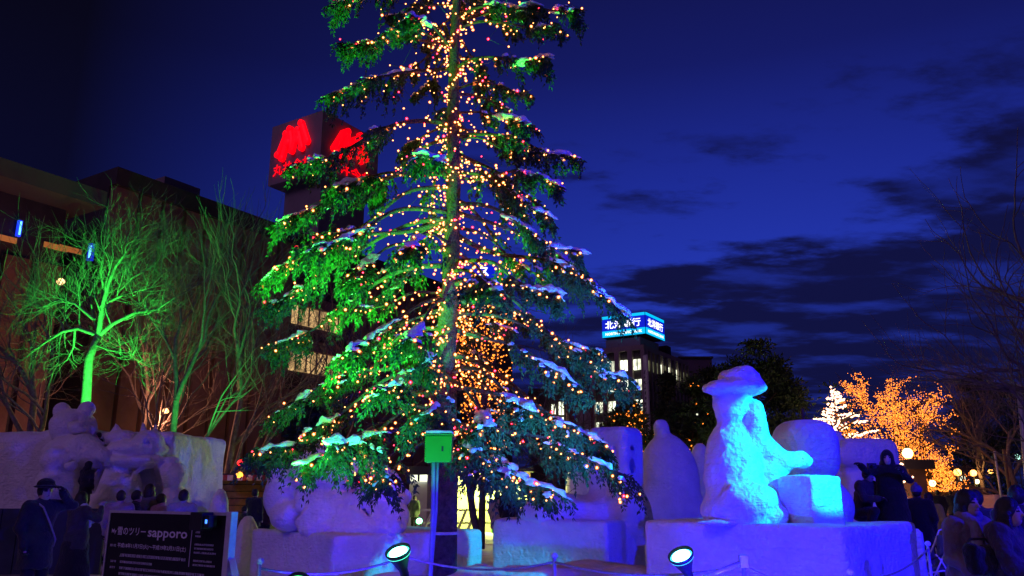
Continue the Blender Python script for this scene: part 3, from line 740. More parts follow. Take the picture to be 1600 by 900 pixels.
    for i in sel: bulb_pos.append(bp[i]+td[i]*tl[i]*(.4+.6*rng.random())+dn*.04+rng.normal(size=3)*.03)
    return bo

def z_of(py, Y=TY): return P(700, py, Y)[2]
# branches of the outline: tip pixel, distance offset, rise of the foot above the tip
left = [(532, 4, .3, .2), (540, 70, -.2, .1), (517, 150, .4, .3), (458, 256, 0, .7), (520, 294, -.9, .6), (434, 346, -.3, .95), (420, 432, -.5, 1.1), (430, 470, .5, 1.2), (470, 385, -1.1, .9), (548, 545, -1.6, 1.0), (432, 535, .6, 1.1), (446, 640, .3, .8), (404, 700, -.5, .75), (480, 722, -1.4, .55), (520, 690, -1.9, .5), (575, 300, 1.2, .5)]
right = [(842, 8, -.5, .1), (896, 16, -.1, -.15), (850, 90, -.8, .25), (812, 190, -.5, .4), (894, 246, -.2, .5), (868, 292, -.6, .45), (862, 340, .3, .7), (900, 392, -.3, .85), (908, 425, .4, .9), (868, 458, -1.1, .8), (968, 486, 0, 1.3), (930, 545, -.6, 1.1), (984, 590, .1, 1.15), (900, 600, -1.0, 1.0), (986, 746, -.5, .8), (872, 770, -1.3, .55), (940, 690, .3, .8), (780, 455, -1.7, .7), (800, 735, -1.9, .4)]
front = [(640, 28, -1.3, .2), (662, 242, -1.7, .45), (640, 388, -1.8, .6), (560, 430, -1.4, .9), (640, 528, -2.0, .8), (742, 712, -2.2, .35), (590, 610, -1.9, .5), (668, 640, -2.1, .5), (600, 745, -1.8, .45), (760, 660, -1.9, .6), (830, 640, -1.7, .7), (660, 570, -1.6, .6)]
def add(px, py, dy, rise, **k):
    tip = P(px, py, TY+dy); z0 = tip[2]+rise; branch(z0, tip, **k)
for q in left: add(*q, arch=.10, t0=.30 if q[1] < 320 else .48, dens=1.45 if q[1] < 320 else 1.0, snow=1.0, droop=.38)
for q in right: add(*q, arch=.10, t0=.34 if q[1] < 320 else .48, dens=1.4 if q[1] < 320 else 1.0, snow=1.0, droop=.38)
for q in front: add(*q, arch=.14, t0=.62, dens=.8, snow=1.0, droop=.38)
# the rest of the whorls, round the back and the sides
ga = 0
for q in range(56):
    z = 2.0 + 8.6*(q+.5)/56+.15*rng.normal(); ga += 2.399963; az = ga % (2*math.pi)
    d = np.array((math.cos(az), math.sin(az)))
    if d[1] < -.55: d[1] *= -1
    rad = (2.55-.085*(z-2))*(.50+.42*rng.random())
    tip = np.array((TX0+d[0]*rad, TY+d[1]*rad, z-.05*rad))
    if abs(d[0]) < .35 and z > 3.5 and rng.random() < .5: continue
    dc = tip[1]*ct+(tip[2]-EYE)*st; tpx, tpy = CX+FPX*tip[0]/dc, CY-FPX*(-tip[1]*st+(tip[2]-EYE)*ct)/dc
    if 490 < tpx < 625 and 165 < tpy < 285: continue
    branch(z+((.38 if z < 6.5 else .12)+.12*rng.normal())*rad, tip, .06+.10*rng.random(), .36 if z > 6 else .52, .78 if z > 6 else .42, .3+.55*rng.random(), .25+.25*rng.random())
bulb_pos = list(bulb_pos)
for z in np.linspace(1.8, 10.4, 260):                                            # wound round the trunk
    w = z*7.5; bulb_pos.append(trunk_pt(z)+np.array((math.cos(w), math.sin(w), 0))*(.19*(1-z/15.5)+.05)+rng.normal(size=3)*.03)
for q in range(300):                                                              # loose runs close to the trunk, high up
    z = 2.6+7.6*rng.random()**.8; w = rng.random()*6.28; r = .15+1.1*rng.random()**1.3
    bulb_pos.append(trunk_pt(z)+np.array((math.cos(w)*r, math.sin(w)*r, 0)))
for (px, py) in ((463, 748), (470, 742), (476, 752), (480, 757), (488, 750), (474, 763), (481, 767), (970, 773), (966, 779), (975, 779), (980, 774), (973, 786)):
    bulb_pos.append(P(px, py, 11.2)+rng.normal(size=3)*.02)

# string lights: a bright filament in a globe whose emission imitates the halo
def globe_mat(name, col, s):
    m = bpy.data.materials.new(name); m.use_nodes = True; t = m.node_tree; t.nodes.clear()
    e = t.nodes.new('ShaderNodeEmission'); e.inputs[0].default_value = (*col, 1); e.inputs[1].default_value = s
    tr = t.nodes.new('ShaderNodeBsdfTransparent'); mxx = t.nodes.new('ShaderNodeMixShader'); mxx.inputs[0].default_value = .42
    o = t.nodes.new('ShaderNodeOutputMaterial'); t.links.new(tr.outputs[0], mxx.inputs[1]); t.links.new(e.outputs[0], mxx.inputs[2]); t.links.new(mxx.outputs[0], o.inputs[0])
    m.cycles.emission_sampling = 'NONE'
    return m
FIL = glow_mat('filament', (1.0, .34, .09), 24); FILR = glow_mat('filament_red', (1.0, .03, .06), 34)
GLB = globe_mat('bulb_halo_amber', (1.0, .20, .035), 1.7); GLBR = globe_mat('bulb_halo_red', (1.0, .01, .04), 1.5)
def ico(sub):
    bm = bmesh.new(); bmesh.ops.create_icosphere(bm, subdivisions=sub, radius=1)
    V = np.array([v.co[:] for v in bm.verts]); F = np.array([[v.index for v in f.verts] for f in bm.faces]); bm.free(); return V, F
IV1, IF1 = ico(1); IV2, IF2 = ico(2)
BV = np.concatenate((IV1*.0115, IV2*.0215)); BF = np.concatenate((IF1, IF2+len(IV1))); BM = np.array([0]*len(IF1)+[1]*len(IF2))
strs = thing('string_lights', 'strings of small warm and red bulbs hung all over the big spruce', 'string lights', (TX0, TY, .5))
bp_ = np.array(bulb_pos); bp_ = bp_[bp_[:, 2] < 11.0]
red = rng.random(len(bp_)) < .085
order = np.argsort(bp_[:, 1])       # the nearest ones singly
proto = {}
for r_, mm in ((0, (FIL, GLB)), (1, (FILR, GLBR))):
    me = bpy.data.meshes.new('bulb'); me.from_pydata(BV.tolist(), [], BF.tolist())
    for m in mm: me.materials.append(m)
    me.polygons.foreach_set('material_index', BM.astype(np.int32)); me.polygons.foreach_set('use_smooth', [True]*len(BF)); proto[r_] = me
for i in order[:300]:
    o = bpy.data.objects.new('bulb', proto[int(red[i])]); C.objects.link(o); o.parent = strs
    o.matrix_parent_inverse = Matrix.Translation(-Vector(strs['wc'])); o.location = V3(bp_[i]); k = .65+.75*rng.random()**1.5; o.scale = (k, k, k)
for r_, nm in ((0, 'warm_bulbs'), (1, 'red_bulbs')):
    idx_ = [i for i in order[300:] if red[i] == r_]
    pos = bp_[idx_]; k = (.65+.75*rng.random(len(pos))**1.5)[:, None, None]
    V = (BV[None]*k + pos[:, None]).reshape(-1, 3); F = (BF[None] + (np.arange(len(pos))*len(BV))[:, None, None]).reshape(-1, 3)
    o = raw(nm, V, F, (FIL, GLB) if not r_ else (FILR, GLBR), strs, True, np.tile(BM, len(pos))); o['kind'] = 'stuff'
# the wires between the bulbs
g = G(); left_ = list(range(len(bp_))); cur = left_.pop(0); arr = bp_; alive = np.ones(len(bp_), bool); alive[cur] = False; run = [arr[cur]]
for _ in range(len(bp_)-1):
    d = np.linalg.norm(arr-arr[cur], axis=1); d[~alive] = 1e9; n_ = int(d.argmin())
    if d[n_] < .55: run.append((arr[cur]+arr[n_])/2-Z*.05*d[n_]); run.append(arr[n_])
    else:
        if len(run) > 1: g.tube(run, .0035, 3, False)
        run = [arr[n_]]
    alive[n_] = False; cur = n_
if len(run) > 1: g.tube(run, .0035, 3, False)
g.build('wire', mat('dark_wire', (.02, .035, .02), .5), strs)['kind'] = 'stuff'

# ------------------------------------------------------------------ flood lamps
def flood(pos, aim, col, power, lens_col, lens_s, label, r=.105, size=70, blend=.6, post=True, name='flood_lamp', rad=.06, foot=None):
    pos = np.array(pos, float); ax = unit(np.array(aim, float)-pos)
    t = thing(name, label, 'flood lamp', (pos[0], pos[1], 0), 'coloured flood lamps')
    g = G(); g.lathe(pos - ax*.20, ax, [(r*.34, -.02), (r*.36, .03), (r*.62, .10), (r*.96, .18), (r*1.04, .20), (r*1.04, .215), (r*.97, .215), (r*.9, .19)], 24)
    g.build('housing', BLACK, t, True)
    g = G(); g.lathe(pos - ax*.012, ax, [(r*.74, -.012), (r*.74, .012), (r*.5, .020), (r*.25, .024), (r*.05, .025)], 24); ln_ = g.build('lens', glow_mat(name+label[:14], lens_col, lens_s, False), t, True)
    g = G(); g.lathe(pos - ax*.014, ax, [(r*.95, -.012), (r*.95, .004), (r*.75, .010), (r*.75, -.012)], 24); g.build('lens_rim', glow_mat('rim'+name+label[:14], col, 2.6, False), ln_, True)
    g = G(); g.lathe(pos - ax*.24, ax, [(r*.3, -.13), (r*.34, -.1), (r*.30, .0), (r*.36, .03)], 14); g.build('neck', BLACK, t, True)
    q = pos - ax*.36
    if post:
        zb_ = -.05
        g = G(); g.tube([q, (q[0], q[1], q[2]-.06), (q[0], q[1], zb_)], .022, 8); g.build('post', GALV, t, True)
    lt = bpy.data.lights.new('flood_light', 'SPOT'); lt.energy = power; lt.color = col; lt.spot_size = R(size); lt.spot_blend = blend; lt.shadow_soft_size = rad
    lo = bpy.data.objects.new('flood_light', lt); C.objects.link(lo); lo.parent = t; lo.matrix_parent_inverse = Matrix.Translation(-Vector(t['wc']))
    lo.location = V3(pos+ax*.09); lo.rotation_euler = V3(ax).to_track_quat('-Z', 'Y').to_euler()
    return t
LENS = (.20, 1.0, .80)
a_ = P(622, 862, 7.0); flood(a_, a_+np.array((-.22, -.46, .86)), (.08, 1.0, .62), 220, LENS, 14, 'flood lamp pointing straight up in front of the trunk', size=150, blend=.8)
a_ = P(1064, 868, 7.0); flood(a_, a_+np.array((-.36, -.42, .80)), (.05, .6, 1.0), 150, LENS, 14, 'tilted flood lamp in front of the hatted snow figure', size=150, blend=.8)
flood(P(466, 914, 6.6), P(520, 560, 11.0), (.05, 1.0, .14), 1700, LENS, 14, 'flood lamp whose rim just shows at the bottom edge of the picture', size=44, blend=.7)
flood(np.array((-4.0, 9.2, .55)), (-1.4, 11.4, 6.4), (.05, 1.0, .06), 9000, LENS, 14, 'green flood lamp hidden behind the notice board, aimed at the spruce', size=54, blend=.5)
flood(P(1010, 935, 6.6), P(850, 600, 11.0), (.05, .34, 1.0), 2300, LENS, 14, 'blue flood lamp below the picture edge aimed at the lower branches', size=42, blend=.7)  # added lamp, not in view: blue tint for the spruce's lower right
flood((1.9, 5.6, .40), (2.6, 12.0, 1.6), (.012, .006, 1.0), 1500, (.3, .3, 1), 14, 'blue flood lamp below the picture edge facing the hatted figure', size=96, blend=.8)  # added out of frame to brighten the statue's front faces with blue
flood(P(640, 985, 6.0), P(684, 700, 9.5), (.05, 1.0, .10), 480, LENS, 14, 'narrow green flood lamp below the picture edge aimed at the meter box', size=15, blend=.6)  # added beam without a seen source, makes the box bright green
flood((-1.2, 6.4, .35), (-3.0, 13.6, 1.0), (.03, .006, 1.0), 800, (.3, .3, 1), 14, 'blue flood lamp below the picture edge facing the grinning face', size=80, blend=.8)  # unseen extra lamp, fills the grinning face and its block with blue
# lamps on stands beside the view, for the snow figures
flood((7.6, 7.9, 4.3), P(1212, 724, 10.9), (.0, .56, 1.0), 5000, LENS, 14, 'cyan flood lamp on a stand out of view beside the hatted figure', size=21, blend=.12)
flood((11.5, 3.0, 6.0), (1.0, 13.5, 1.2), (.006, .003, 1.0), 7000, (.3, .3, 1), 14, 'blue flood lamp on a stand out of view facing the pedestals', size=100, blend=1.0)

# ------------------------------------------------------------------ bare trees
def bare_tree(base, h, seed, label, spread=.5, gens=6, lean=0.0, fork=.38, r0=.16, name='bare_tree', group='bare trees in the park', m=BARKD):
    rs = np.random.default_rng(seed); base = np.array(base, float)
    t = thing(name, label, 'tree', tuple(base), group)
    gt, gc = G(), G()
    def grow(p, d, l, r, k):
        n = 4; pts = [p]; dd = d.copy()
        for i in range(n):
            dd = unit(dd + rs.normal(size=3)*(.12 if k else .03) + Z*.05*(k > 1)); pts.append(pts[-1]+dd*l/n)
        r1 = r*.66
        (gt if k == 0 else gc).tube(pts, [r+(r1-r)*i/n for i in range(n+1)], 7 if k < 2 else (4 if k < 4 else 3), False)
        if k >= gens or r1 < .004: return
        nc = (5 if k == 0 else 3) if k < 3 else (3 if rs.random() < .6 else 2)
        for c in range(nc):
            last = c < 1+(k == 0)
            f_ = 1.0 if last else .30+.65*rs.random()
            i = min(int(f_*n), n-1); q = pts[i]*(1-(f_*n-i))+pts[i+1]*(f_*n-i)
            ang = (spread*.55 if last else spread)*(.7+.6*rs.random()); az = rs.random()*6.283
            sd = unit(np.cross(dd, np.array((math.cos(az), math.sin(az), .3)))); nd = unit(dd*math.cos(ang)+sd*math.sin(ang))
            if nd[2] < -.15: nd[2] = abs(nd[2])*.3; nd = unit(nd)
            grow(q, nd, (h*(1-fork)*.46 if k == 0 else l)*(.70+.24*rs.random()), r1*(.95 if last else .70+.2*rs.random()), k+1)
    grow(base-Z*.1, unit(np.array((lean, 0, 1.0))), h*fork, r0, 0)
    gt.build('trunk', m, t, True); gc.build('crown', m, t, True)
    return t
def limbed_tree(Y, label, trunk, limbs, seed):
    rs = np.random.default_rng(seed); t = thing('bare_tree', label, 'tree', tuple(G0(trunk[0][0], Y)), 'bare trees in the park')
    wp = lambda q, dy=0: P(q[0]/2.045, 220+q[1]/2.045, Y+dy)
    g = G(); b = wp(trunk[0]); pts = [np.array((b[0], Y, -.1))]+[wp(q) for q in trunk]; g.tube(pts, np.linspace(.20, .13, len(pts)), 9); g.build('trunk', BARKD, t, True)
    g = G()
    def grow(p, d, l, r, k):
        e = [p]; dd = d
        for i in range(3): dd = unit(dd+rs.normal(size=3)*.20+Z*.07); e.append(e[-1]+dd*l/3)
        g.tube(e, [r, r*.85, r*.7, r*.5], 4 if k < 1 else 3, False)
        if k >= 4: return
        for c in range(3):
            f_ = 1 if c == 0 else .3+.7*rs.random(); i = min(int(f_*3), 2); q = e[i]*(1-(f_*3-i))+e[i+1]*(f_*3-i)
            an = (.2 if c == 0 else .65)*(.7+.6*rs.random()); az = rs.random()*6.283
            sd = unit(np.cross(dd, np.array((math.cos(az), math.sin(az), .3)))); grow(q, unit(dd*math.cos(an)+sd*math.sin(an)), l*(.66+.25*rs.random()), r*.62, k+1)
    for j, (r0, lp) in enumerate(limbs):
        dy = np.linspace(0, (rs.random()-.6)*3.0, len(lp)); pts = [wp(q, dy[i]) for i, q in enumerate(lp)]
        rr = np.linspace(r0, r0*.28, len(pts)); g.tube(pts, rr, 7, False)
        n = len(pts)-1
        for f_ in np.linspace(.22, 1, 9):
            x = f_*n; i = min(int(x), n-1); q = pts[i]*(1-(x-i))+pts[i+1]*(x-i); dd = unit(pts[i+1]-pts[i])
            for c in range(1 if f_ < 1 else 3):
                sd = unit(np.cross(dd, rs.normal(size=3))); grow(q, unit(dd*.8+sd*(.75 if f_ < 1 else .3)+Z*.25), .55+.7*rs.random(), max(.014, rr[i]*.42), 1)
    g.build('crown', BARKD, t, True)
    return t
limbed_tree(30, 'bare tree lit brilliant green behind the long snow wall', [(275, 830), (283, 700), (315, 620)],
    [(.11, [(315, 622), (325, 540), (345, 460), (370, 400), (400, 360)]), (.09, [(315, 620), (295, 540), (290, 470), (280, 400)]), (.09, [(316, 622), (360, 585), (430, 550), (500, 540), (560, 500)]),
     (.085, [(313, 622), (250, 600), (200, 610), (150, 640), (70, 700)]), (.07, [(322, 575), (360, 500), (420, 440), (490, 400)]), (.07, [(302, 572), (240, 520), (180, 510), (140, 530)]),
     (.055, [(330, 522), (400, 490), (480, 470)]), (.035, [(300, 650), (350, 670), (420, 680), (450, 720)]), (.06, [(315, 565), (332, 480), (322, 420), (332, 350)]), (.05, [(240, 600), (235, 660), (215, 700), (180, 720)]), (.05, [(205, 608), (190, 570), (175, 555)])], 3)
bare_tree(G0(268, 36), 13.5, 5, 'bare tree with a dim green crown in front of the brown panels', .55, 6, -.02, .42, .2)
bare_tree(G0(345, 38), 14.0, 23, 'leaning bare tree with pale snow-dusted limbs nearest the big spruce', .55, 6, .10, .42, .2)
bare_tree(G0(40, 33), 13.0, 31, 'dark bare tree at the picture edge beside the green-lit one', .5, 6, -.04, .42, .2)
bare_tree(G0(205, 42), 14.0, 57, 'thin dark bare tree far behind the green-lit one', .5, 6, .02, .45, .18)
bare_tree(G0(520, 48), 12.0, 61, 'bare shrubby tree behind the spruce before the lit windows', .6, 6, .05, .3, .14)
bare_tree(G0(868, 60), 12.0, 66, 'bare tree before the narrow building with white window strips', .6, 5, .0, .3, .14)
bare_tree(G0(915, 62), 11.0, 69, 'bare tree before the low reddish building', .6, 5, .0, .3, .14)
bare_tree(G0(1595, 40), 8.0, 77, 'dark bare tree behind the women at the picture edge', .6, 6, -.08, .35, .18)
bare_tree(G0(1540, 52), 9.0, 78, 'slender bare tree beside the far street lamps', .55, 6, .0, .4, .16)
bare_tree(G0(1775, 20), 8.0, 83, 'bare tree off the edge whose twigs reach into the sky', .62, 6, -.22, .4, .2)
# green lamps at the feet of the bare trees
flood(P(152, 815, 27.2), P(152, 480, 29.6), (.04, 1.0, .08), 30000, (.5, 1, .6), 8, 'green flood lamp hidden behind the long snow wall', size=52, blend=.9)
flood(P(305, 800, 33.0), P(300, 400, 37), (.04, 1.0, .12), 5000, (.5, 1, .6), 8, 'green flood lamp behind the end of the long wall', size=60, blend=.8)

# ------------------------------------------------------------------ evergreen and lit trees behind
def lit_tree(px, py_top, Y, wpx, label, kind='bushy', nleaf=9000, nlight=0, lcol=None, lsize=.05, name='evergreen_tree', seed=1, m=NEEDD, zb_=.4, cat='tree', conc=None, group='trees beyond the sculptures'):
    rs = np.random.default_rng(seed); b = G0(px, Y); H = P(px, py_top, Y)[2]; w = wpx*S(700, Y)
    t = thing(name, label, cat, tuple(b), group)
    g = G(); g.tube([b, b+Z*H*.5+np.array((.1, 0, 0)), b+Z*H*.92], [.03*H*.5, .02*H*.5, .01], 8)
    for i in range(14):
        z = H*(.2+.6*rs.random()); a = rs.random()*6.28; r = w*.7*(1-.5*z/H)
        g.tube([b+Z*z, b+Z*(z+.1*H)+np.array((math.cos(a)*r, math.sin(a)*r, 0))], [.05, .015], 4, False)
    g.build('trunk', BARK, t, True)
    cl_n = 60; cz = rs.random(cl_n)
    def prof(z):
        return (1-z)**.75*(.9 if kind == 'cone' else 1) if kind == 'cone' else np.sqrt(np.clip(1-(2*z-.95)**2*.95, .03, 1))
    ca = rs.random(cl_n)*6.283; cr_ = prof(cz)*w*(.45+.5*rs.random(cl_n))
    cc = np.stack((b[0]+np.cos(ca)*cr_, b[1]+np.sin(ca)*cr_*.9, zb_+(H-zb_)*cz), -1)
    def cloud(n, sz):
        i = rs.integers(0, cl_n, n); v = unit(rs.normal(size=(n, 3)))*(rs.random((n, 1))**.4)
        p = cc[i]+v*np.array((1, 1, .75))*sz*w*(.55+.6*rs.random((n, 1)))
        p[:, 2] = np.clip(p[:, 2], .2, H*1.01); return p, v
    if nleaf:
        p, v = cloud(nleaf, .34)
        V, F = kites(p, v+rs.normal(size=p.shape)*.6, .16+.16*rs.random(nleaf), .05)
        raw('crown', V, F, m, t, False)
    if nlight:
        ls = thing('string_lights', 'strings of tiny lights: '+label, 'string lights', tuple(b), 'lights on the far trees')
        if kind == 'cone':
            pts = []
            for q in range(90):
                z = .98*(q+.5)/90; a = rs.random()*6.283; r = w*(1-z)**.9*(.75+.3*rs.random())
                k = max(4, int(nlight/60*(1.3-z))); u = np.sqrt(np.linspace(.03, 1, k))
                pts.append(np.stack((b[0]+math.cos(a)*r*u, b[1]+math.sin(a)*r*u, zb_+(H-zb_)*z+.10*r*u+rs.normal(size=k)*.02), -1))
            u = np.linspace(0, 1, 40); pts.append(np.stack((b[0]+.1*np.cos(u*60), b[1]+.1*np.sin(u*60), zb_+(H-zb_)*u), -1)); p = np.concatenate(pts)
        elif kind == 'limb':
            segs = []
            def grow(q, d, l, k):
                e = [q]; dd = d
                for i in range(3): dd = unit(dd+rs.normal(size=3)*.16+Z*.03); e.append(e[-1]+dd*l/3)
                segs.append((e, k))
                if k >= 5: return
                for c in range(4 if k == 0 else 3):
                    an = (.35 if c == 0 else .75)*(.7+.6*rs.random()); az = rs.random()*6.283
                    sd = unit(np.cross(dd, np.array((math.cos(az), math.sin(az), .3)))); nd = unit(dd*math.cos(an)+sd*math.sin(an))
                    f_ = 1 if c == 0 else .4+.6*rs.random(); i = min(int(f_*3), 2); grow(e[i]*(1-(f_*3-i))+e[i+1]*(f_*3-i), nd, (l if k else H*.30)*(.70+.25*rs.random()), k+1)
            grow(b+Z*.1, Z+np.array((.03, 0, 0)), H*.34, 0)
            g = G()
            for e, k in segs: g.tube(e, [.13*.62**k, .12*.62**k, .11*.62**k, .09*.62**k], 5 if k < 3 else 3, False)
            g.build('crown', BARK, t, True)
            A_ = np.array([e[i] for e, k in segs if k > 0 for i in range(3)]); B_ = np.array([e[i+1] for e, k in segs if k > 0 for i in range(3)])
            ln = np.linalg.norm(B_-A_, axis=1); i = rs.choice(len(A_), nlight, p=ln/ln.sum()); u = rs.random((nlight, 1))
            p = A_[i]*(1-u)+B_[i]*u+rs.normal(size=(nlight, 3))*.085; p = p[(p[:, 2] > zb_) & (p[:, 2] < H)]
        else: p, _ = cloud(nlight, .30)
        if conc is not None:
            keep = rs.random(len(p)) < conc(p, b, H, w); p = p[keep]
        OV = np.array(((1, 0, 0), (-1, 0, 0), (0, 1, 0), (0, -1, 0), (0, 0, 1), (0, 0, -1.0))); OF = np.array(((0, 2, 4), (2, 1, 4), (1, 3, 4), (3, 0, 4), (2, 0, 5), (1, 2, 5), (3, 1, 5), (0, 3, 5)))
        k = lsize*(.6+.8*rs.random((len(p), 1, 1)))
        o = raw('bulbs', (OV[None]*k+p[:, None]).reshape(-1, 3), (OF[None]+(np.arange(len(p))*6)[:, None, None]).reshape(-1, 3), lcol, ls, False); o['kind'] = 'stuff'
        g = G()
        for i in range(0, len(p)-1, 2):
            if np.linalg.norm(p[i]-p[i+1]) < .8: g.tube([p[i], p[i+1]], .006, 3, False)
        if g.n: g.build('wire', MT['dark_wire'], ls)['kind'] = 'stuff'
        return t, ls
    return t
ORG = glow_mat('tiny_orange', (1.0, .23, .022), 3.4, False); WHP = glow_mat('tiny_white', (1.0, .52, .30), 5.0, False)
_, l1 = lit_tree(752, 455, 24, 62, 'orange-lit tree right behind the spruce trunk', 'limb', nleaf=0, nlight=5200, lcol=ORG, lsize=.024, seed=3, zb_=2.8, conc=lambda p, b, H, w: (np.abs(p[:, 0]-b[0]) < w*(.75+.2*np.sin(p[:, 2]*5)))*.9)
l1['label'] = 'dense tiny orange lights on the tree behind the spruce trunk'
_, l2 = lit_tree(1450, 588, 42, 78, 'broad tree wholly covered in orange lights on the street side', 'limb', nleaf=0, nlight=9500, lcol=ORG, lsize=.025, seed=4, zb_=1.6)
l2['label'] = 'thousands of orange lights covering the broad street-side tree'
_, l3 = lit_tree(1318, 605, 36, 138, 'small conifer outlined in pinkish white lights behind the snow wall', 'cone', nleaf=400, nlight=1700, lcol=WHP, lsize=.045, seed=5, name='small_conifer')
l3['label'] = 'pinkish white lights outlining the small conifer behind the snow wall'
_, l4 = lit_tree(985, 632, 40, 44, 'evergreen sprinkled with orange lights beside the office block', nleaf=9000, nlight=1300, lcol=ORG, lsize=.045, seed=6, conc=lambda p, b, H, w: np.where(p[:, 2] < H*.62, .9, .3))
l4['label'] = 'orange lights on the evergreen beside the office block'
lit_tree(1050, 588, 46, 40, 'dark spruce between the office block and the hatted figure', 'cone', nleaf=14000, seed=8)
_, l5 = lit_tree(1085, 592, 42, 40, 'dark bushy evergreen with a few orange lights behind the egg-shaped figure', nleaf=12000, nlight=420, lcol=ORG, lsize=.045, seed=9, conc=lambda p, b, H, w: np.where(p[:, 2] < H*.6, .8, .05))
l5['label'] = 'few orange lights low on the dark bushy evergreen'
lit_tree(1195, 540, 40, 76, 'big dark round-topped tree behind the hatted figure', nleaf=26000, seed=10)
lit_tree(1120, 575, 52, 50, 'dark tree filling the gap beside the round-topped one', nleaf=12000, seed=12)
lit_tree(1560, 590, 60, 60, 'dark thicket tree at the far end of the street', nleaf=14000, seed=13)
lit_tree(470, 635, 26, 34, 'dim snow-flecked evergreen behind the left branches of the spruce', nleaf=6000, seed=14)

# ------------------------------------------------------------------ people
SKIN = mat('skin', (.55, .36, .28), .55, .08, 8); HAIRM = mat('black_hair', (.016, .013, .012), .4, .4, 60, .4, 90, .5)
SHOE = mat('dark_boots', (.02, .02, .02), .5)
DKEY = mat('face_dark', (.03, .015, .012), .4); LIPS = mat('lips', (.40, .13, .11), .5)
def cloth(col): return mat('cloth_%.3f_%.3f_%.3f' % col, col, .85, .22, 7, .5, 26, .2, 0, .2)
def person(px, Y, rz, label, h=1.66, z=0.0, pose=None, coat=(.03, .03, .035), legs=(.02, .02, .025), hat=None, hood=False, hair=HAIRM, longhair=False, hem=.72, skirt=False, near=False, glove=(.02, .02, .02), scarf=None, bag=False, x=None, flare=1.0, group='visitors at the snow festival', name='person', strap=False, backpack=False, crouch=False):
    k = h/1.70; J = dict(pel=(0, 0, .93), chest=(0, .01, 1.28), neck=(0, .0, 1.43), head=(0, -.015, 1.58),
        shL=(.175, .01, 1.385), shR=(-.175, .01, 1.385), elL=(.235, .03, 1.12), elR=(-.235, .03, 1.12), wrL=(.22, -.07, .90), wrR=(-.22, -.07, .90),
        hiL=(.085, 0, .92), hiR=(-.085, 0, .92), knL=(.095, -.03, .50), knR=(-.095, -.03, .50), anL=(.095, .02, .09), anR=(-.095, .02, .09))
    if pose: J.update(pose)
    J = {a: np.array(b, float) for a, b in J.items()}
    hd = J['head']
    def hn(s): # finger direction: continue the forearm
        return unit(J['wr'+s]-J['el'+s])
    limbs = []
    for s_ in 'LR':
        hv = hn(s_)
        limbs += [scap(J['sh'+s_], J['el'+s_], .055, .042), scap(J['el'+s_], J['wr'+s_], .042, .028), scap(J['wr'+s_], J['wr'+s_]+hv*.07, .028, .03),
                  scap(J['hi'+s_], J['kn'+s_], .085, .056), scap(J['kn'+s_], J['an'+s_], .055, .036), scap(J['an'+s_]-Z*.03, J['an'+s_]+np.array((0, -.15, -.055)), .042, .032)]
    torso = [sell((J['pel']+J['chest'])/2, (.135, .095, .24)), sell(J['chest'], (.16, .105, .17)), sell(J['pel'], (.155, .11, .13)), scap(J['shL'], J['shR'], .06)]
    head = [scap(J['neck']-Z*.05, hd-Z*.06, .055, .05), (sell(hd, (.073, .09, .108)), .02), (sell(hd+np.array((0, -.03, -.06)), (.052, .058, .055)), .02)]
    face = [(scap(hd+np.array((0, -.092, .005)), hd+np.array((0, -.108, -.025)), .008, .013), .012), (sell(hd+np.array((.074, .01, -.01)), (.012, .022, .032)), .006), (sell(hd+np.array((-.074, .01, -.01)), (.012, .022, .032)), .006)]
    subs = [sell(hd+np.array((q*.032, -.094, .012)), (.016, .012, .008)) for q in (-1, 1)]
    res = .013 if near else (.020 if Y < 17 else .028)
    allp = np.array(list(J.values())); lo = allp.min(0)-.20; hi = allp.max(0)+.20; lo[2] = min(lo[2], 0)-.02
    base = np.array(G0(px, Y)) if x is None else np.array((x, Y, 0.0)); base[2] = z
    cs, sn = math.cos(rz), math.sin(rz); RM = np.array(((cs, -sn, 0), (sn, cs, 0), (0, 0, 1)))
    T = thing(name, label, 'person', tuple(base), group)
    def put(nm, f, lo, hi, rs, m, par=T, mi=None):
        V, F = nets(f, lo, hi, rs); mid = V[F].mean(1)
        idx = mi(mid) if mi else None
        W = (V*k)@RM.T + base
        return raw(nm, W, F, m, par, True, idx)
    def facemi(c):
        q = c-hd; r = np.zeros(len(c), int)
        for s_ in (-1, 1):
            r[((q[:, 0]-s_*.032)/.018)**2+((q[:, 2]-.012)/.010)**2 < (q[:, 1] < -.05)] = 1
            r[(np.abs(q[:, 0]-s_*.032) < .022) & (np.abs(q[:, 2]-.036) < .006) & (q[:, 1] < -.05)] = 1
        r[(np.abs(q[:, 0]) < .024) & (np.abs(q[:, 2]+.058) < .008) & (q[:, 1] < -.05)] = 2
        return r
    put('body', field(torso+limbs+head+(face if near else []), k=.03, subs=subs if near else (), ks=.008), lo, hi, res, (SKIN, DKEY, LIPS), mi=facemi)
    # coat
    hz = J['pel'][2]-(.93-hem)
    cadd = [sell((J['pel']+J['chest'])/2, (.175*flare, .145, .27)), sell(J['chest'], (.195, .145, .19)), scap(J['shL'], J['shR'], .088), sell(J['pel'], (.20*flare, .165, .20)),
            (scap(J['neck']-Z*.05, J['neck']+Z*.02, .085, .075), .03)]
    if not crouch: cadd.append((scap(J['pel'], (J['pel'][0], J['pel'][1], hz-.1), .185*flare, .215*flare), .05))
    for s_ in 'LR': cadd += [(scap(J['sh'+s_], J['el'+s_], .080, .064), .015 if near else .04), (scap(J['el'+s_], J['wr'+s_]-hn(s_)*.01, .064, .050), .012 if near else .03)]
    hemf = (lambda p: hz + .012*np.sin(p[..., 0]*40) - p[..., 2])
    put('coat', field(cadd, k=.06, noise=[(7, .04), (16, .03), (34, .012)] if near else [(7, .035), (16, .014)], inter=hemf), lo-.05, hi+.05, res*1.25, cloth(coat))
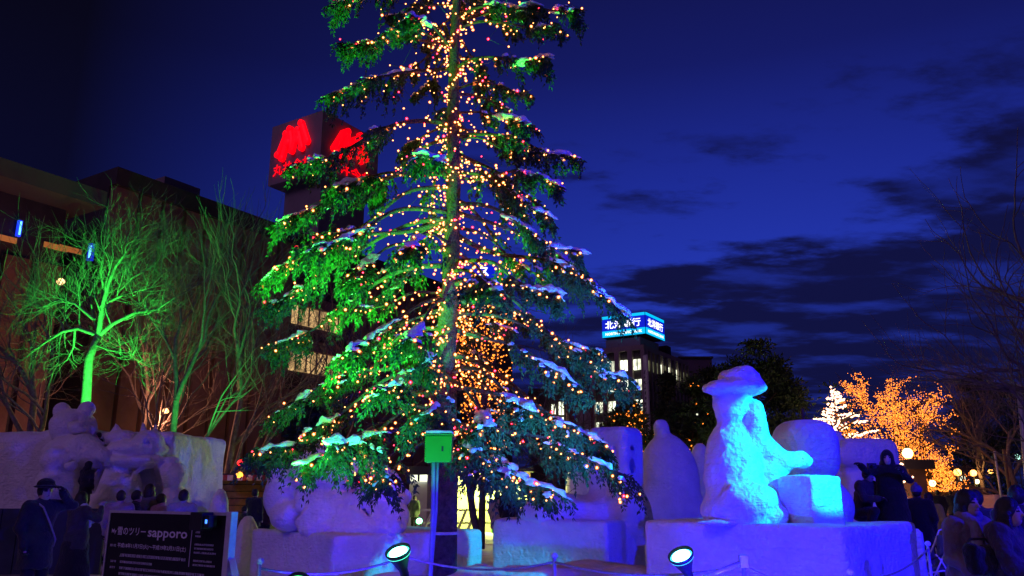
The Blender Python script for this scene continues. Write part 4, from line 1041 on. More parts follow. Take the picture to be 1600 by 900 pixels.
    if skirt:
        put('skirt', field([scap((J['pel'][0], J['pel'][1], .86), (J['pel'][0], J['pel'][1], .2), .19, .30)], noise=[(6, .05), (14, .015)], inter=lambda p: .16-p[..., 2]), lo-.15, hi+.15, res*1.4, cloth(legs))
    ladd = [sell(J['pel'], (.165, .125, .12))]
    for s_ in 'LR': ladd += [scap(J['hi'+s_], J['kn'+s_], .100, .074), scap(J['kn'+s_], J['an'+s_], .074, .062)]
    put('trousers', field(ladd, k=.03, noise=[(9, .02)]), lo, hi, res*1.2, cloth(legs))
    for s_ in 'LR':
        a = J['an'+s_]; put('boot', field([scap(a+Z*.04, a-Z*.02, .058, .056), (scap(a-Z*.03, a+np.array((0, -.16, -.045)), .055, .045), .03)], inter=lambda p: -p[..., 2]+max(0, a[2]-.09)), a-.26, a+.22, res, SHOE)
    # gloves with fingers
    if near or Y < 16:
        for s_, sg in (('L', 1), ('R', -1)):
            w = J['wr'+s_]; d = hn(s_); ref = np.array((0, 0, 1.0)) if abs(d[2]) < .85 else np.array((0, -1.0, 0))
            sd = unit(np.cross(d, ref)); nn = np.cross(sd, d); curl = -nn if abs(d[2]) < .85 else nn
            pr = [scap(w-d*.02, w+d*.03, .032, .036), (sbox(w+d*.055, (.03, .03, .03), 0, .028), .02)]
            for q, (off, ln) in enumerate(((-.033, .062), (-.011, .072), (.011, .068), (.033, .052))):
                b_ = w+d*.075+sd*off; m1 = b_+d*ln*.55+curl*.012; m2 = m1+d*ln*.3+curl*ln*.5
                pr += [(scap(b_, m1, .0125, .0115), .006), (scap(m1, m2, .0115, .0095), .004)]
            b_ = w+d*.03-sd*.035; m1 = b_+d*.03-sd*.028+curl*.015; m2 = m1+d*.035+curl*.012; pr += [(scap(b_, m1, .015, .013), .008), (scap(m1, m2, .013, .010), .004)]
            put('glove', field(pr, k=.01), w-.17, w+.19, .008 if near else .012, cloth(glove))
    # hair / hat
    if hood:
        f = field([sell(hd+np.array((0, .015, .01)), (.112, .125, .140)), (sell(hd+np.array((0, .06, -.10)), (.13, .11, .09)), .05)], subs=[sell(hd+np.array((0, -.13, -.02)), (.072, .10, .092))], noise=[(12, .02)])
        put('hood', f, hd-.26, hd+.26, res, cloth(coat))
    else:
        ha = [sell(hd+np.array((0, .012, .018)), (.088, .103, .112))]
        if longhair: ha += [(sell(hd+np.array((0, .045, -.07)), (.095, .075, .12)), .03), (scap(hd+np.array((.075, .0, -.02)), hd+np.array((.078, -.01, -.13)), .03, .024), .02), (scap(hd+np.array((-.075, .0, -.02)), hd+np.array((-.078, -.01, -.13)), .03, .024), .02)]
        f = field(ha, subs=[sell(hd+np.array((0, -.115, -.035)), (.066, .075, .088))], noise=[(18, .014)])
        put('hair', f, hd-.28, hd+.24, res, hair)
    if hat == 'brim':
        put('hat', field([sell(hd+np.array((0, .005, .10)), (.105, .115, .075)), (sell(hd+np.array((0, -.02, .065)), (.15, .165, .018)), .015)], noise=[(12, .01)]), hd-.24, hd+.26, res*.8, cloth((.015, .015, .015)))
    elif hat == 'beanie':
        put('beanie', field([sell(hd+np.array((0, .012, .055)), (.10, .115, .095)), (sell(hd+np.array((0, .012, .16)), (.03, .03, .03)), .01)], noise=[(25, .01)], inter=lambda p: hd[2]+.01-p[..., 2]), hd-.24, hd+.28, res*.8, cloth((.10, .10, .30)))
    if scarf: put('scarf', field([scap(J['neck']+np.array((-.05, -.02, .02)), J['neck']+np.array((.05, -.02, .02)), .085, .085), (scap(J['neck']+np.array((-.06, -.11, -.02)), J['neck']+np.array((-.08, -.14, -.28)), .05, .045), .03)], noise=[(12, .03)]), J['neck']-.36, J['neck']+.25, res, cloth(scarf))
    if strap:
        g = G(); a = np.array((.16, -.17, 1.40)); pts = [np.array(q)*k@RM.T+base for q in ((-.10, .02, 1.47), (-.08, -.16, 1.38), (.02, -.185, 1.18), (.13, -.17, .98), (.19, -.05, .88))]
        g.tube(pts, .012, 5); g.build('strap', cloth((.35, .34, .33)), T)
    if backpack: put('backpack', field([sbox((0, .20, 1.18), (.14, .09, .20), 0, .06)], noise=[(8, .03)]), (-.3, 0, .85), (.3, .4, 1.5), res*1.2, cloth((.02, .02, .022)))
    return T
CALL = dict(elR=(-.30, -.16, 1.28), wrR=(-.12, -.20, 1.56))
# visitors on the left
person(66, 11.0, R(62), 'person in a brimmed hat shading their eyes, dark coat with pale strap', 1.72, pose=dict(elL=(.33, -.14, 1.40), wrL=(.13, -.20, 1.58)), hat='brim', strap=True, hem=.62)
person(126, 13.0, R(150), 'person with dark bob hair, pale scarf and wide dark skirt seen from behind', 1.60, pose=dict(elR=(-.30, -.14, 1.26), wrR=(-.22, -.24, 1.45), elL=(.26, -.16, 1.16), wrL=(.10, -.28, 1.20)), coat=(.05, .05, .06), skirt=True, scarf=(.6, .6, .75), longhair=True, glove=(.5, .5, .7))
kid = dict(h=1.2)
def at_h(px, py, Y): return P(px, py, Y)
for (px, py, Y, rz, lb, pk) in ((112, 653, 18.9, 20, 'child at the top of the slide beside the bear head', {}), (155, 676, 18.9, -40, 'child in dark jacket standing behind the long-nosed animal', {}), (139, 722, 17.4, 160, 'child in black standing on the steps of the slide', {})):
    zt = P(px, py, Y)[2]; person(px, Y, R(rz), lb, 1.15, zt-1.15*.995, coat=(.02, .02, .03), x=P(px, py, Y)[0], group='children on the snow slide', hood=(px == 139))
person(188, 15.0, R(200), 'person in a lilac coat facing the snow wall behind the board', 1.62, coat=(.35, .28, .32), bag=True)
person(212, 15.4, R(120), 'person in black turning sideways behind the notice board', 1.62, coat=(.02, .02, .025))
person(232, 15.8, R(170), 'tallest dark-coated person of the group behind the notice board', 1.74, coat=(.10, .10, .08), longhair=True)
person(251, 15.2, R(140), 'short person in a pinkish jacket behind the notice board', 1.56, coat=(.30, .17, .20))
person(286, 14.0, R(178), 'person in a blue-grey jacket with a dark bag strap seen from behind', 1.63, coat=(.30, .32, .48), strap=True)
person(398, 22.0, R(160), 'dim person in black by the wooden stall', 1.66)
person(383, 20.5, R(120), 'dim child in dark clothes beside the small snow heap', 1.25)
person(416, 23.0, R(200), 'dim person in dark red coat by the stall wall', 1.66, coat=(.06, .02, .02))
# middle
person(648, 33.0, R(160), 'small figure standing beside the bright green lamp', 1.45, coat=(.06, .09, .06))
person(777, 23.6, R(165), 'person in a pale coat walking away under the lights', 1.60, coat=(.42, .36, .33), longhair=True, hem=.60, pose=dict(knL=(.095, -.12, .52), anL=(.095, -.10, .09), anR=(-.095, .16, .11)))
person(795, 23.2, R(180), 'person in a long black coat walking away beside the pale one', 1.74, coat=(.012, .012, .014), hem=.42, pose=dict(knR=(-.095, -.12, .52), anR=(-.095, -.10, .09), anL=(.095, .14, .11)))
# right
cr_pose = dict(pel=(0, .10, .50), chest=(0, -.05, .82), neck=(0, -.08, .97), head=(0, -.12, 1.11), shL=(.175, -.06, .93), shR=(-.175, -.06, .93), elL=(.25, -.18, .72), elR=(-.25, -.18, .72), wrL=(.12, -.36, .72), wrR=(-.12, -.36, .72), hiL=(.09, .08, .48), hiR=(-.09, .08, .48), knL=(.14, -.28, .50), knR=(-.14, -.28, .50), anL=(.12, -.02, .09), anR=(-.12, -.02, .09))
def stand_at(px, py, Y, h): return P(px, py, Y)[2]-h*.995
person(1352, 14.2, R(30), 'dark person crouching on the snow beside the standing wall', 1.66, stand_at(1352, 742, 14.2, 1.10), cr_pose, coat=(.05, .04, .045), crouch=True, hem=.60)
person(1394, 14.0, R(-20), 'dark person on a snow step holding a camera out with one arm', 1.70, stand_at(1396, 706, 14.0, 1.70), dict(elR=(-.34, -.14, 1.36), wrR=(-.46, -.32, 1.46), elL=(.30, -.12, 1.22), wrL=(.18, -.26, 1.36)), hood=True, coat=(.012, .012, .014), hem=.5, flare=1.25)
person(1434, 15.0, R(150), 'person in a blue knitted cap and black coat seen from behind', 1.70, hat='beanie', coat=(.012, .013, .015), legs=(.10, .10, .13), hem=.66)
person(1452, 16.0, R(130), 'person in a yellow-green jacket half hidden behind the black coat', 1.58, coat=(.42, .40, .04), legs=(.03, .03, .05), hem=.66)
person(1510, 6.9, R(22), 'woman with chin-length dark hair in a pale quilted coat beside the pushchair', 1.62, pose=dict(elL=(.24, -.06, 1.12), wrL=(.12, -.26, 1.00), elR=(-.24, -.02, 1.12), wrR=(-.14, -.24, .98), head=(.0, -.03, 1.575)), coat=(.20, .15, .17), legs=(.03, .03, .04), longhair=True, near=True, scarf=(.25, .2, .24), hem=.70, flare=1.12)
person(1566, 6.6, R(42), 'woman looking down in a dim violet jacket at the picture edge', 1.58, pose=dict(head=(0, -.06, 1.55), elL=(.24, -.10, 1.12), wrL=(.10, -.28, 1.02), elR=(-.24, -.10, 1.12), wrR=(-.10, -.28, 1.04)), coat=(.06, .05, .08), legs=(.025, .025, .03), longhair=True, near=True, hem=.72, flare=1.12)
person(1527, 10.0, R(160), 'dark-haired person between the two women farther back', 1.62)
person(1592, 8.6, R(150), 'person in black cut by the picture edge behind the women', 1.66, hem=.5)
person(1466, 30, R(170), 'small dark figure on the street below the orange lights', 1.66)
person(1486, 34, R(170), 'small dark figure farther along the lit street', 1.66)
bgp = P(1534, 874, 6.5)
hbg = thing('shoulder_bag', 'dark bag held at the waist of the woman in the pale coat', 'bag', tuple(bgp))
sculpt('pouch', field([sbox(bgp, (.15, .07, .11), .4, .05)], noise=[(9, .05), (20, .015)]), bgp-.3, bgp+.3, .018, cloth((.015, .015, .018)), hbg)
g = G(); g.tube([bgp+np.array((-.12, .02, .08)), bgp+np.array((-.06, .02, .15)), bgp+np.array((.06, .02, .15)), bgp+np.array((.12, .02, .08))], .010, 6); g.build('handle', BLACK, hbg, True)
# camera held by the person on the snow step
cp_ = P(1362, 728, 13.6)
t = thing('camera', 'small black camera held out on an outstretched arm', 'camera', tuple(cp_)); g = G(); g.box(cp_, (.07, .035, .045)); g.build('body', BLACK, t, bevel=.008)
g = G(); g.lathe(cp_+np.array((-.0, -.035, 0)), (0, -1, 0), [(.03, 0), (.03, .05), (.026, .055)], 12); g.build('lens', BLACK, t, True)

# ------------------------------------------------------------------ notice board
nb0, nb1 = P(176, 799, 8.1), P(358, 807, 7.1)
ex = unit((nb1-nb0)*np.array((1, 1, 0))); nrm = np.array((ex[1], -ex[0], 0)); wdt = np.linalg.norm((nb1-nb0)[:2]); zt = float((nb0[2]+nb1[2])/2)
bd = thing('notice_board', 'black notice board with white Japanese lettering and a braced post', 'notice board', (nb0[0], nb0[1], 0))
o0 = np.array((nb0[0], nb0[1], 0)); axb = (ex, nrm, Z); hb = 1.05
g = G(); g.box(o0+ex*wdt/2+Z*(zt-hb/2), (wdt/2, .012, hb/2), axb); pnl = g.build('panel', mat('board_black', (.012, .011, .014), .5, .3, 8), bd)
FR = mat('board_frame', (.55, .54, .56), .6, .1, 20)
for (a, b, c, d) in ((-.02, wdt+.0, zt-.002, zt+.022), (-.022, .0, zt-hb, zt-.004)):
    g = G(); g.box(o0+ex*(a+b)/2+Z*(c+d)/2, ((b-a)/2, .02, (d-c)/2), axb); g.build('frame_rail', FR, bd)
g = G(); g.box(o0+ex*(wdt+.04)+Z*(zt+.03)/2, (.035, .035, (zt+.03)/2), axb); g.build('post', STEEL, bd, bevel=.006)
g = G(); a = o0+ex*(wdt+.09)+Z*(zt-.36); b = o0+ex*(wdt+.62)+Z*.02
g.tube([a, b], .035, 4); g.build('brace', STEEL, bd)
g = G(); g.box(o0+ex*-.02+Z*(zt-.3)/2-nrm*.06, (.03, .03, (zt-.3)/2), axb); g.build('post', STEEL, bd)
INK = mat('white_lettering', (.75, .72, .80), .7, .05, 10)
fo = o0 + nrm*.016
def fl_(body, u0, u1, v, hh, bold=0): return fit(body, wdt*(u1-u0), hh, fo+ex*wdt*u0+Z*(zt-v), ex, Z, INK, pnl, bold)
cu = wdt*.40
fl_('My', .03, .075, .20, .05, .01); fl_('雪のツリー', .085, .345, .205, .075, .012); fl_('sapporo', .365, .70, .235, .085, .018)
fl_('期 間', .03, .085, .315, .025); fl_('平成18年11月7日(火)～平成19年3月31日(土)', .10, .70, .325, .050, .014)
g = G()
def marks(u0, u1, v, hgt):
    u = u0
    while u < u1:
        w = hgt*(.5+.5*rng.random())
        for q in range(3):
            if rng.random() < .8: g.box(fo+ex*(u+w*.45)+Z*(zt-v+hgt*(q/2-.5)*.7), (w*.40, .0012, hgt*.07), axb)
        for q in range(2):
            if rng.random() < .75: g.box(fo+ex*(u+w*(.15+.6*rng.random()))+Z*(zt-v), (hgt*.06, .0016, hgt*.42), axb)
        u += w*1.12
for (u0, u1, v, hh) in ((.13, .70, .385, .030), (.05, .10, .445, .022), (.14, .43, .445, .024), (.05, .10, .50, .022), (.14, .86, .50, .026), (.14, .88, .55, .026), (.05, .10, .60, .022), (.14, .94, .60, .026), (.14, .90, .65, .024), (.14, .80, .70, .024), (.14, .90, .75, .024)): marks(wdt*u0, wdt*u1, v, hh)
for q in range(10):
    if q != 3 and q != 7: marks(wdt*.765, wdt*(.80 if q < 3 else .90+.05*rng.random()), .115+q*.034, .018)
g.build('small_lettering', INK, pnl)
g = G(); g.box(fo+ex*wdt*.735+Z*(zt-.27), (.0035, .0015, .17), axb); g.build('divider_line', INK, pnl)
# small box lamp clipped on the board
lp = o0+ex*wdt*.86+Z*(zt-.05)+nrm*.09
t = thing('box_lamp', 'small black box lamp clipped on the top corner of the notice board', 'lamp', tuple(lp))
g = G(); g.box(lp, (.085, .06, .075), axb); g.build('housing', BLACK, t, bevel=.01)
g = G(); g.box(lp+ex*.13, (.03, .045, .05), axb); g.build('junction_box', BLACK, t, bevel=.006)
g = G(); g.box(lp+ex*.132+nrm*.047, (.010, .004, .016), axb); g.build('blue_highlight', glow_mat('blue_glint', (.05, .2, 1), 3, False), t)  # small glowing plate stands for the blue highlight on the housing
g = G(); g.tube([lp-Z*.02, lp-nrm*.10+Z*.06, lp-nrm*.14+Z*.02], .012, 5); g.build('clamp', BLACK, t)

# ------------------------------------------------------------------ box on a pole in front of the trunk
bc = P(686, 702, 9.5)
t = thing('meter_box', 'bright green metal box on a thin pole in front of the trunk', 'electric box', (bc[0], bc[1], 0))
g = G(); g.box(bc, (.158, .11, .152)); g.build('cabinet', mat('green_paint', (.03, .36, .02), .45, .08, 4, .06, 12), t, bevel=.012)
g = G(); g.box(bc+Z*.164, (.172, .125, .010)); lid = g.build('lid', mat('green_paint_lid', (.04, .30, .05), .5), t, bevel=.004)
f = field([sbox(bc+Z*.188, (.16, .11, .02), 0, .018)], noise=[(9, .03)]); sculpt('snow', f, bc+np.array((-.25, -.2, .14)), bc+np.array((.25, .2, .28)), .016, SNOWB, lid)
g = G(); g.box(bc+np.array((.05, -.113, .0)), (.012, .006, .03)); g.build('latch', BLACK, t)
for q, (dx_, r_) in enumerate(((-.06, .026), (-.012, .015))):
    g = G(); pts = [bc+np.array((dx_, .0, -.14)), bc+np.array((dx_*.8-.005, 0, -.7)), bc+np.array((-.05+dx_*.2, .0, -1.3)), np.array((bc[0]-.07+dx_*.2, bc[1], 0))]
    g.tube(pts, r_, 8); g.build('conduit', mat('green_grey_pipe', (.28, .36, .33), .5, .1, 10), t, True)
g = G(); tb = trunk_pt(1.02); g.lathe(tb, Z, [(.195, -.02), (.205, .0), (.195, .02)], 18); o = g.build('trunk_band', mat('pale_band', (.6, .6, .6), .6), None, True); tag(o, 'pale strap tied round the spruce trunk', 'strap')

# ------------------------------------------------------------------ rope fence
posts = [P(405, 888, 7.2), P(632, 869, 8.6), P(866, 878, 8.4), P(1162, 884, 7.0), P(1330, 905, 7.4), P(1450, 858, 9.6)]
for q, p in enumerate(posts):
    t = thing('rope_post', ['rope post beside the board brace', 'rope post behind the upright flood lamp', 'snow-capped rope post in front of the reclining figure', 'rope post with a clamp beside the tilted flood lamp', 'rope post at the corner of the hatted figure pedestal', 'rope post beside the pushchair'][q], 'post', (p[0], p[1], 0), 'posts of the rope fence')
    g = G(); g.tube([(p[0], p[1], -.05), (p[0], p[1], p[2]+.05)], .018, 8); g.build('rod', GALV, t, True)
    f = field([sell((p[0], p[1], p[2]+.06), (.035, .035, .03))], noise=[(20, .01)]); sculpt('snow_cap', f, p-.08, p+np.array((.08, .08, .14)), .012, SNOWB, t)
for q in range(len(posts)-1):
    a, b = posts[q], posts[q+1]; u = np.linspace(0, 1, 16)[:, None]
    pts = a*(1-u)+b*u - Z*(.10*4*u*(1-u)); g = G(); g.tube(pts, .011, 6)
    tag(g.build('rope', ROPE, None, True), ['frosted rope running from the notice board brace', 'frosted rope passing behind the spruce trunk', 'frosted rope in front of the reclining snow figure', 'rope sagging past the hatted figure pedestal corner', 'rope rising towards the pushchair'][q], 'rope', 'ropes of the fence')
# angled steel arm with clamp
a, b = P(1100, 903, 6.9), P(1160, 879, 6.9)
t = thing('steel_arm', 'slanting steel arm with an end clamp beside the tilted flood lamp', 'bracket', (a[0], a[1], a[2]))
g = G(); g.tube([a, b], .022, 8); g.build('arm', GALV, t, True)
g = G(); g.box(b+np.array((.01, 0, .01)), (.035, .03, .05)); g.build('clamp', GALV, t, bevel=.006)
g = G(); g.tube([a, (a[0], a[1], 0)], .02, 8); g.build('foot', GALV, t, True)

# ------------------------------------------------------------------ pushchair
pc = G0(1448, 12.6); pc[2] = 0
t = thing('pushchair', 'folding pushchair with shiny metal frame beside the woman in the pale coat', 'pushchair', tuple(pc))
def pp(x, y, z): return pc+np.array((x, y, z))
for s_ in (-1, 1):
    y = .20*s_
    g = G(); g.tube([pp(-.30, y, .10), pp(-.02, y, .55), pp(.14, y, .82), pp(.24, y, 1.02), pp(.30, y, 1.04)], .013, 8); g.build('side_frame', GALV, t, True)
    g = G(); g.tube([pp(.26, y, .10), pp(.02, y, .60), pp(-.06, y, .70)], .013, 8); g.build('rear_leg', GALV, t, True)
    g = G(); g.tube([pp(-.26, y, .42), pp(.02, y, .47), pp(.22, y, .44)], .012, 8); g.build('seat_rail', GALV, t, True)
    g = G(); g.tube([pp(-.14, y, .62), pp(.06, y, .70)], .014, 8); g.build('armrest', BLACK, t, True)
    for x in (-.30, .26):
        g = G(); 
        for e in range(17): pass
        ring = [pp(x+.10*math.cos(w), y, .105+.10*math.sin(w)) for w in np.linspace(0, 2*math.pi, 21)]
        g.tube(ring, .016, 6, False); wh = g.build('wheel', mat('tyre', (.02, .02, .02), .8), t, True)
        g = G(); g.lathe(pp(x, y-.012, .105), (0, 1, 0), [(.02, 0), (.025, .012), (.02, .024)], 10)
        for e in range(6): w = e*math.pi/3; g.tube([pp(x, y, .105), pp(x+.09*math.cos(w), y, .105+.09*math.sin(w))], .004, 4)
        g.build('spokes', GALV, wh, True)
g = G(); g.tube([pp(.30, -.20, 1.04), pp(.32, 0, 1.045), pp(.30, .20, 1.04)], .016, 8); g.build('handlebar', BLACK, t, True)
g = G(); g.tube([pp(-.30, -.2, .12), pp(-.32, 0, .12), pp(-.30, .2, .12)], .011, 6); g.build('footrest', GALV, t, True)
FAB = cloth((.05, .09, .16))
f = field([sbox(pp(-.04, 0, .47), (.20, .17, .03), 0, .025), (scap(pp(.12, -.13, .50), pp(.22, -.13, .92), .035), .05), (scap(pp(.12, .13, .50), pp(.22, .13, .92), .035), .05), (scap(pp(.12, 0, .50), pp(.23, 0, .92), .04), .06), (sbox(pp(.19, 0, .74), (.04, .16, .22), 0, .03), .04)], k=.03, noise=[(9, .02)])
sculpt('seat', f, pp(-.35, -.3, .35), pp(.40, .3, 1.1), .02, FAB, t)
for o in [q for q in bpy.data.objects if q.parent == t and q.name.split('.')[0] in ('side_frame', 'rear_leg', 'seat_rail', 'footrest')]: o.data.materials[0] = mat('bright_steel_tube', (.75, .75, .78), .35, .08, 20, 0, 1, .6, .2)

# ------------------------------------------------------------------ stalls behind
WOOD = mat('orange_wood', (.32, .17, .06), .8, .3, 3, .3, 20)
def stall(px0, px1, py, Y, label, nlog=9):
    a, b = P(px0, py, Y), P(px1, py, Y); cx = (a[0]+b[0])/2; w = (b[0]-a[0])/2
    t = thing('wooden_stall', label, 'stall', (cx, Y, 0)); Hs = a[2]
    for q in range(nlog):
        z = Hs*(q+.5)/nlog; g = G(); g.box((cx, Y, z), (w, .05, Hs/nlog/2-.012)); g.build('plank', WOOD, t, bevel=.01)
    g = G(); g.box((cx, Y+1.2, Hs/2), (w-.05, 1.1, Hs/2)); g.build('wall', DARKW, t)
    g = G(); g.box((cx, Y+1.0, Hs+.06), (w+.25, 1.6, .06)); rf = g.build('roof', DARKW, t)
    for q in range(14):
        x = a[0]-.2+(b[0]-a[0]+.4)*(q+.5)/14; g = G(); g.box((x, Y-.64, Hs-.02), (.09 if q % 2 else .07, .02, .09)); g.build('awning_flap', mat('awning_pale', (.6, .55, .5), .8) if q % 2 else mat('awning_red', (.3, .05, .04), .8), rf)
    return t
stall(338, 424, 746, 28, 'wooden plank stall with a scalloped awning behind the snow piles')
for (px, py, Y, col, st_, sz, lb, cat) in ((376, 723, 30, (1, .02, .02), 3, .13, 'red signal lamp above the wooden stall', 'lamp'), (374, 742, 27.0, (1, .30, .03), 4, .12, 'orange lamp glowing on the wooden stall roof', 'lamp'), (259, 642, 40, (1, .50, .15), 6, .15, 'small warm lamp before the brown panels', 'lamp'), (95, 440, 43, (1, .55, .25), 4, .22, 'warm lit lamp high on the building between bare branches', 'lamp'), (142, 394, 43, (.02, .12, 1), 3, .34, 'blue lit sign between the bare branches', 'sign'), (316, 770, 26, (1, .55, .2), 4, .10, 'warm stall lamp at the end of the long snow wall', 'lamp'), (330, 760, 27, (1, .9, .7), 4, .08, 'row lamp under the stall eaves', 'lamp')):
    p = P(px, py, Y); t = thing('small_lamp', lb, cat, (p[0], p[1], p[2]-.3))
    if cat == 'sign':
        g = G(); g.box(p, (.16, .08, .5)); g.build('panel', SB, t)
        g = G(); g.box(p-np.array((0, .1, 0)), (.06, .02, .36)); g.build('sign_tube', MT['neon_cyan'], t); continue
    g = G(); g.lathe(p, Z, [(sz*.5, -sz*.8), (sz*.9, -sz*.4), (sz, 0), (sz*.8, sz*.5), (sz*.3, sz*.8)], 12); g.build('globe', glow_mat('lamp_%d' % px, col, st_, False), t, True)
    g = G(); g.lathe(p+Z*sz*.8, Z, [(sz*.35, 0), (sz*.35, sz*.5), (.02, sz*.8)], 8); g.build('cap', BLACK, t)
    g = G(); g.tube([p+Z*sz, p+np.array((0, .6, sz*2)), p+np.array((0, 1.5, sz*2))], .02, 4); g.build('arm', BLACK, t)
    if px in (259, 95):
        lt = bpy.data.lights.new('lamp_light', 'POINT'); lt.energy = 1300 if px == 259 else 30; lt.color = (1, .36, .20); lt.shadow_soft_size = .3
        lo = bpy.data.objects.new('lamp_light', lt); C.objects.link(lo); lo.location = V3(p+np.array((0, -.6, -.2))); lo.parent = t; lo.matrix_parent_inverse = Matrix.Translation(-Vector(t['wc']))
# the brightly lit booth behind the trunk
a, b = P(706, 738, 33), P(826, 738, 33); cx = (a[0]+b[0])/2; w = (b[0]-a[0])/2
booth = thing('lit_booth', 'brightly lit yellow booth seen below the spruce branches', 'booth', (cx, 33, 0))
g = G(); g.box((cx, 34.5, a[2]/2), (w, .08, a[2]/2)); g.build('back_wall', mat('pale_yellow_wall', (.75, .72, .35), .8, .12, 2), booth)
g = G(); g.box((cx, 33.7, a[2]+.1), (w+.2, 1.2, .08)); g.build('roof', DARKW, booth)
for s_ in (-1, 1):
    g = G(); g.box((cx+s_*w, 33.2, a[2]/2), (.07, .07, a[2]/2)); g.build('post', WOOD, booth)
g = G(); g.box((cx+.55, 33.6, .55), (.5, .35, .55)); g.build('counter', mat('green_counter', (.12, .5, .08), .6, .2, 3), booth, bevel=.02)
for q in range(3):
    p = np.array((cx+(q-1)*w*.6, 33.4, a[2]-.12)); g = G(); g.lathe(p, (0, 0, -1), [(.05, 0), (.16, .10), (.17, .16)], 12); sh = g.build('lamp_shade', BLACK, booth, True)
    g = G(); g.lathe(p-Z*.17, (0, 0, -1), [(.07, 0), (.09, .04), (.05, .09)], 10); g.build('bulb', glow_mat('booth_bulb', (1, .95, .45), 20, False), sh, True)
    lt = bpy.data.lights.new('booth_light', 'POINT'); lt.energy = 420; lt.color = (.92, 1.0, .28); lt.shadow_soft_size = .1
    lo = bpy.data.objects.new('booth_light', lt); C.objects.link(lo); lo.location = V3(p-Z*.35+np.array((0, -.35, 0)))
    lo.parent = booth; lo.matrix_parent_inverse = Matrix.Translation(-Vector(booth['wc']))
# barrier with diagonal braces
LIME = mat('pale_timber', (.62, .62, .40), .7, .15, 4)
bf = thing('timber_barrier', 'low timber barrier with slanting braces before the lit booth', 'fence', tuple(G0(740, 30)))
za = P(740, 797, 30)[2]
pa, pb = P(660, 797, 30), P(830, 797, 30)
for zq in (za, za-.45):
    g = G(); g.box(((pa[0]+pb[0])/2, 30, zq), ((pb[0]-pa[0])/2, .04, .035)); g.build('rail', LIME, bf)
for px in (668, 720, 735, 755, 815, 830):
    p = G0(px, 30); lean_ = .38 if px in (720, 735, 668) else .0
    g = G(); g.tube([(p[0]-lean_*.5, 29.9, 0), (p[0]+lean_*.6, 29.9, za+.05)], .05, 4); g.build('brace', LIME, bf)
small = flood(P(655, 814, 29), P(620, 700, 24), (.05, 1, .25), 500, (.5, 1, .75), 14, 'little green flood lamp glaring beside the lit booth', r=.13)
cab = small_block(640, 668, 742, 40, mat('white_van_wall', (.6, .6, .58), .7, .1, 1), 'white kiosk front with a lit top panel beyond the barrier', [(642, 667, 742, 752, WHITW)], 'kiosk')
sgn = P(790, 748, 25.5); t = thing('banner', 'dark red hanging banner above the walking couple', 'banner', (sgn[0], 25.5, 0))
g = G(); g.box((sgn[0], 25.5, sgn[2]), (.28, .02, .36)); g.build('cloth', cloth((.20, .02, .03)), t)
g = G(); g.tube([(sgn[0]-.3, 25.5, 0), (sgn[0]-.3, 25.5, sgn[2]+.4)], .025, 6); g.build('pole', BLACK, t)

# ------------------------------------------------------------------ street beyond on the right
def street_lamp(px, py, Y, col, s_, label, r=.22, light=0):
    p = P(px, py, Y); t = thing('street_lamp', label, 'street lamp', (p[0], p[1], 0), 'street lamps along the avenue')
    g = G(); g.tube([(p[0], p[1], 0), (p[0], p[1], .5), (p[0], p[1], p[2]-r)], [.10, .06, .045], 8); g.build('pole', BLACK, t, True)
    g = G(); g.lathe(p, Z, [(r*.5, -r*.95), (r*.85, -r*.5), (r, 0), (r*.85, r*.5), (r*.4, r*.92)], 14); g.build('globe', glow_mat('globe_%d' % px, col, s_, False), t, True)
    g = G(); g.lathe(p+Z*r*.9, Z, [(r*.5, 0), (r*.35, r*.3), (.02, r*.5)], 10); g.build('cap', BLACK, t)
    if light:
        lt = bpy.data.lights.new('street_light', 'POINT'); lt.energy = light; lt.color = (1, .45, .12); lt.shadow_soft_size = .3
        lo = bpy.data.objects.new('street_light', lt); C.objects.link(lo); lo.location = V3(p-np.array((0, .5, .1))); lo.parent = t; lo.matrix_parent_inverse = Matrix.Translation(-Vector(t['wc']))
OC = (1, .42, .08)
street_lamp(1418, 708, 38, (1, .62, .16), 9, 'yellow globe lamp in front of the orange-lit tree', .24, 110)
street_lamp(1496, 738, 45, OC, 9, 'orange globe lamp at the edge of the orange-lit tree', .20, 90)
street_lamp(1521, 739, 52, OC, 9, 'orange globe lamp alone in the middle of the avenue', .20, 70)
street_lamp(1548, 737, 60, OC, 7, 'far orange globe lamp by the slender poles', .18)
street_lamp(1526, 752, 58, (1, .85, .3), 8, 'low yellowish lamp down the avenue', .18)
street_lamp(1457, 755, 40, (1, .6, .2), 8, 'low warm lamp under the orange-lit tree', .16)
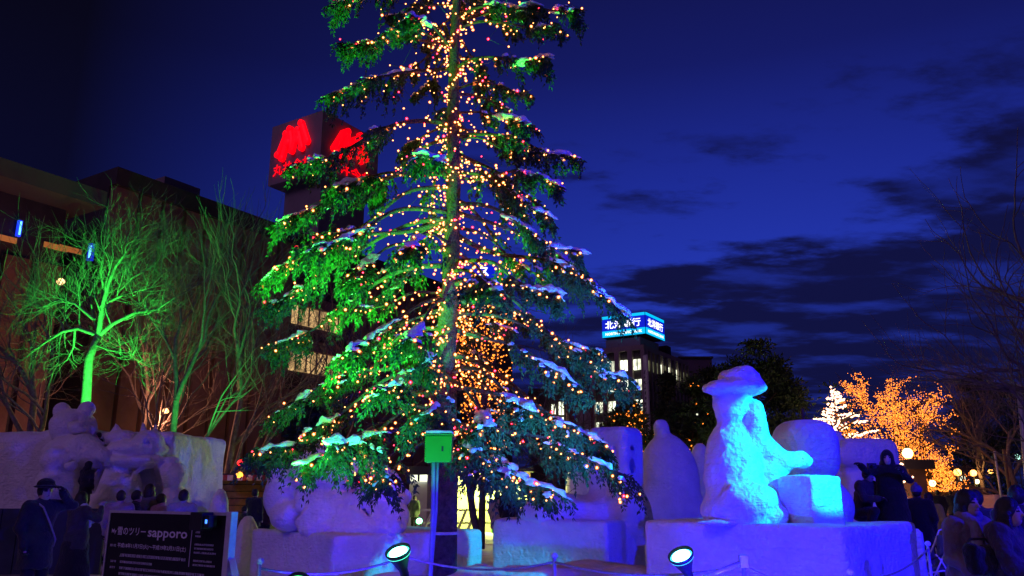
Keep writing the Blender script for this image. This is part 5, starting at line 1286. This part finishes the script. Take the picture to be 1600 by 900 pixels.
street_lamp(1590, 714, 80, (.5, 1, .8), 4, 'faint greenish lamp far along the avenue', .26)
street_lamp(1553, 712, 90, (.35, .7, .5), 1.0, 'dim green lamp among the far bare branches', .3)
small_block(1468, 1484, 752, 48, DARKW, 'low kiosk with a pale green screen on the avenue', [(1470, 1482, 757, 766, glow_mat('screen_pale', (.6, .9, .7), .8, False))], 'kiosk')
small_block(1482, 1508, 738, 56, mat('street_shop', (.12, .07, .05), .8), 'low shop with white lit panels on the avenue', [(1484, 1489, 738, 756, WHITW), (1490, 1497, 745, 751, WHITW), (1501, 1508, 744, 751, WHITW)], 'shop')
small_block(1420, 1446, 733, 36, mat('kiosk_wood', (.16, .08, .05), .85, .2, 2), 'brown kiosk under the orange-lit tree', (), 'kiosk')
for (px, py, Y, r_, lb, m_) in ((1574, 702, 26, .05, 'thin wooden pole leaning behind the women', WOOD), (1560, 705, 36, .05, 'slim pale pole behind the women', GALV), (1598, 600, 22, .07, 'tall grey pole at the picture edge', GALV)):
    b = G0(px+4, Y); tp = P(px-6, py, Y); g = G(); g.tube([b, tp], r_, 8); o = g.build('pole', m_, None, True, origin=b); tag(o, lb, 'pole')
car = G0(1545, 40)
t = thing('parked_car', 'snow-covered pale car parked on the far avenue', 'car', tuple(car))
f = field([sbox(car+Z*.62, (.95, 1.9, .34), .3, .2), (sbox(car+Z*1.12, (.75, 1.0, .32), .3, .22), .1)], noise=[(3, .06)]); sculpt('body', f, car-np.array((2.2, 2.6, -.2)), car+np.array((2.2, 2.6, 1.7)), .08, mat('car_snowy', (.5, .42, .4), .6, .1, 3), t)
for a_ in (-1, 1):
    for b_ in (-1, 1):
        cw = car+np.array((a_*.86*math.cos(.3)-b_*1.2*math.sin(.3), a_*.86*math.sin(.3)+b_*1.2*math.cos(.3), .30)); g = G(); g.lathe(cw-np.array((.1, .03, 0)), (math.cos(.3), math.sin(.3), 0), [(.2, 0), (.3, .03), (.3, .17), (.2, .2)], 14); g.build('wheel', MT['tyre'], t, True)

for o in bpy.data.objects:
    if 'wc' in o: del o['wc']
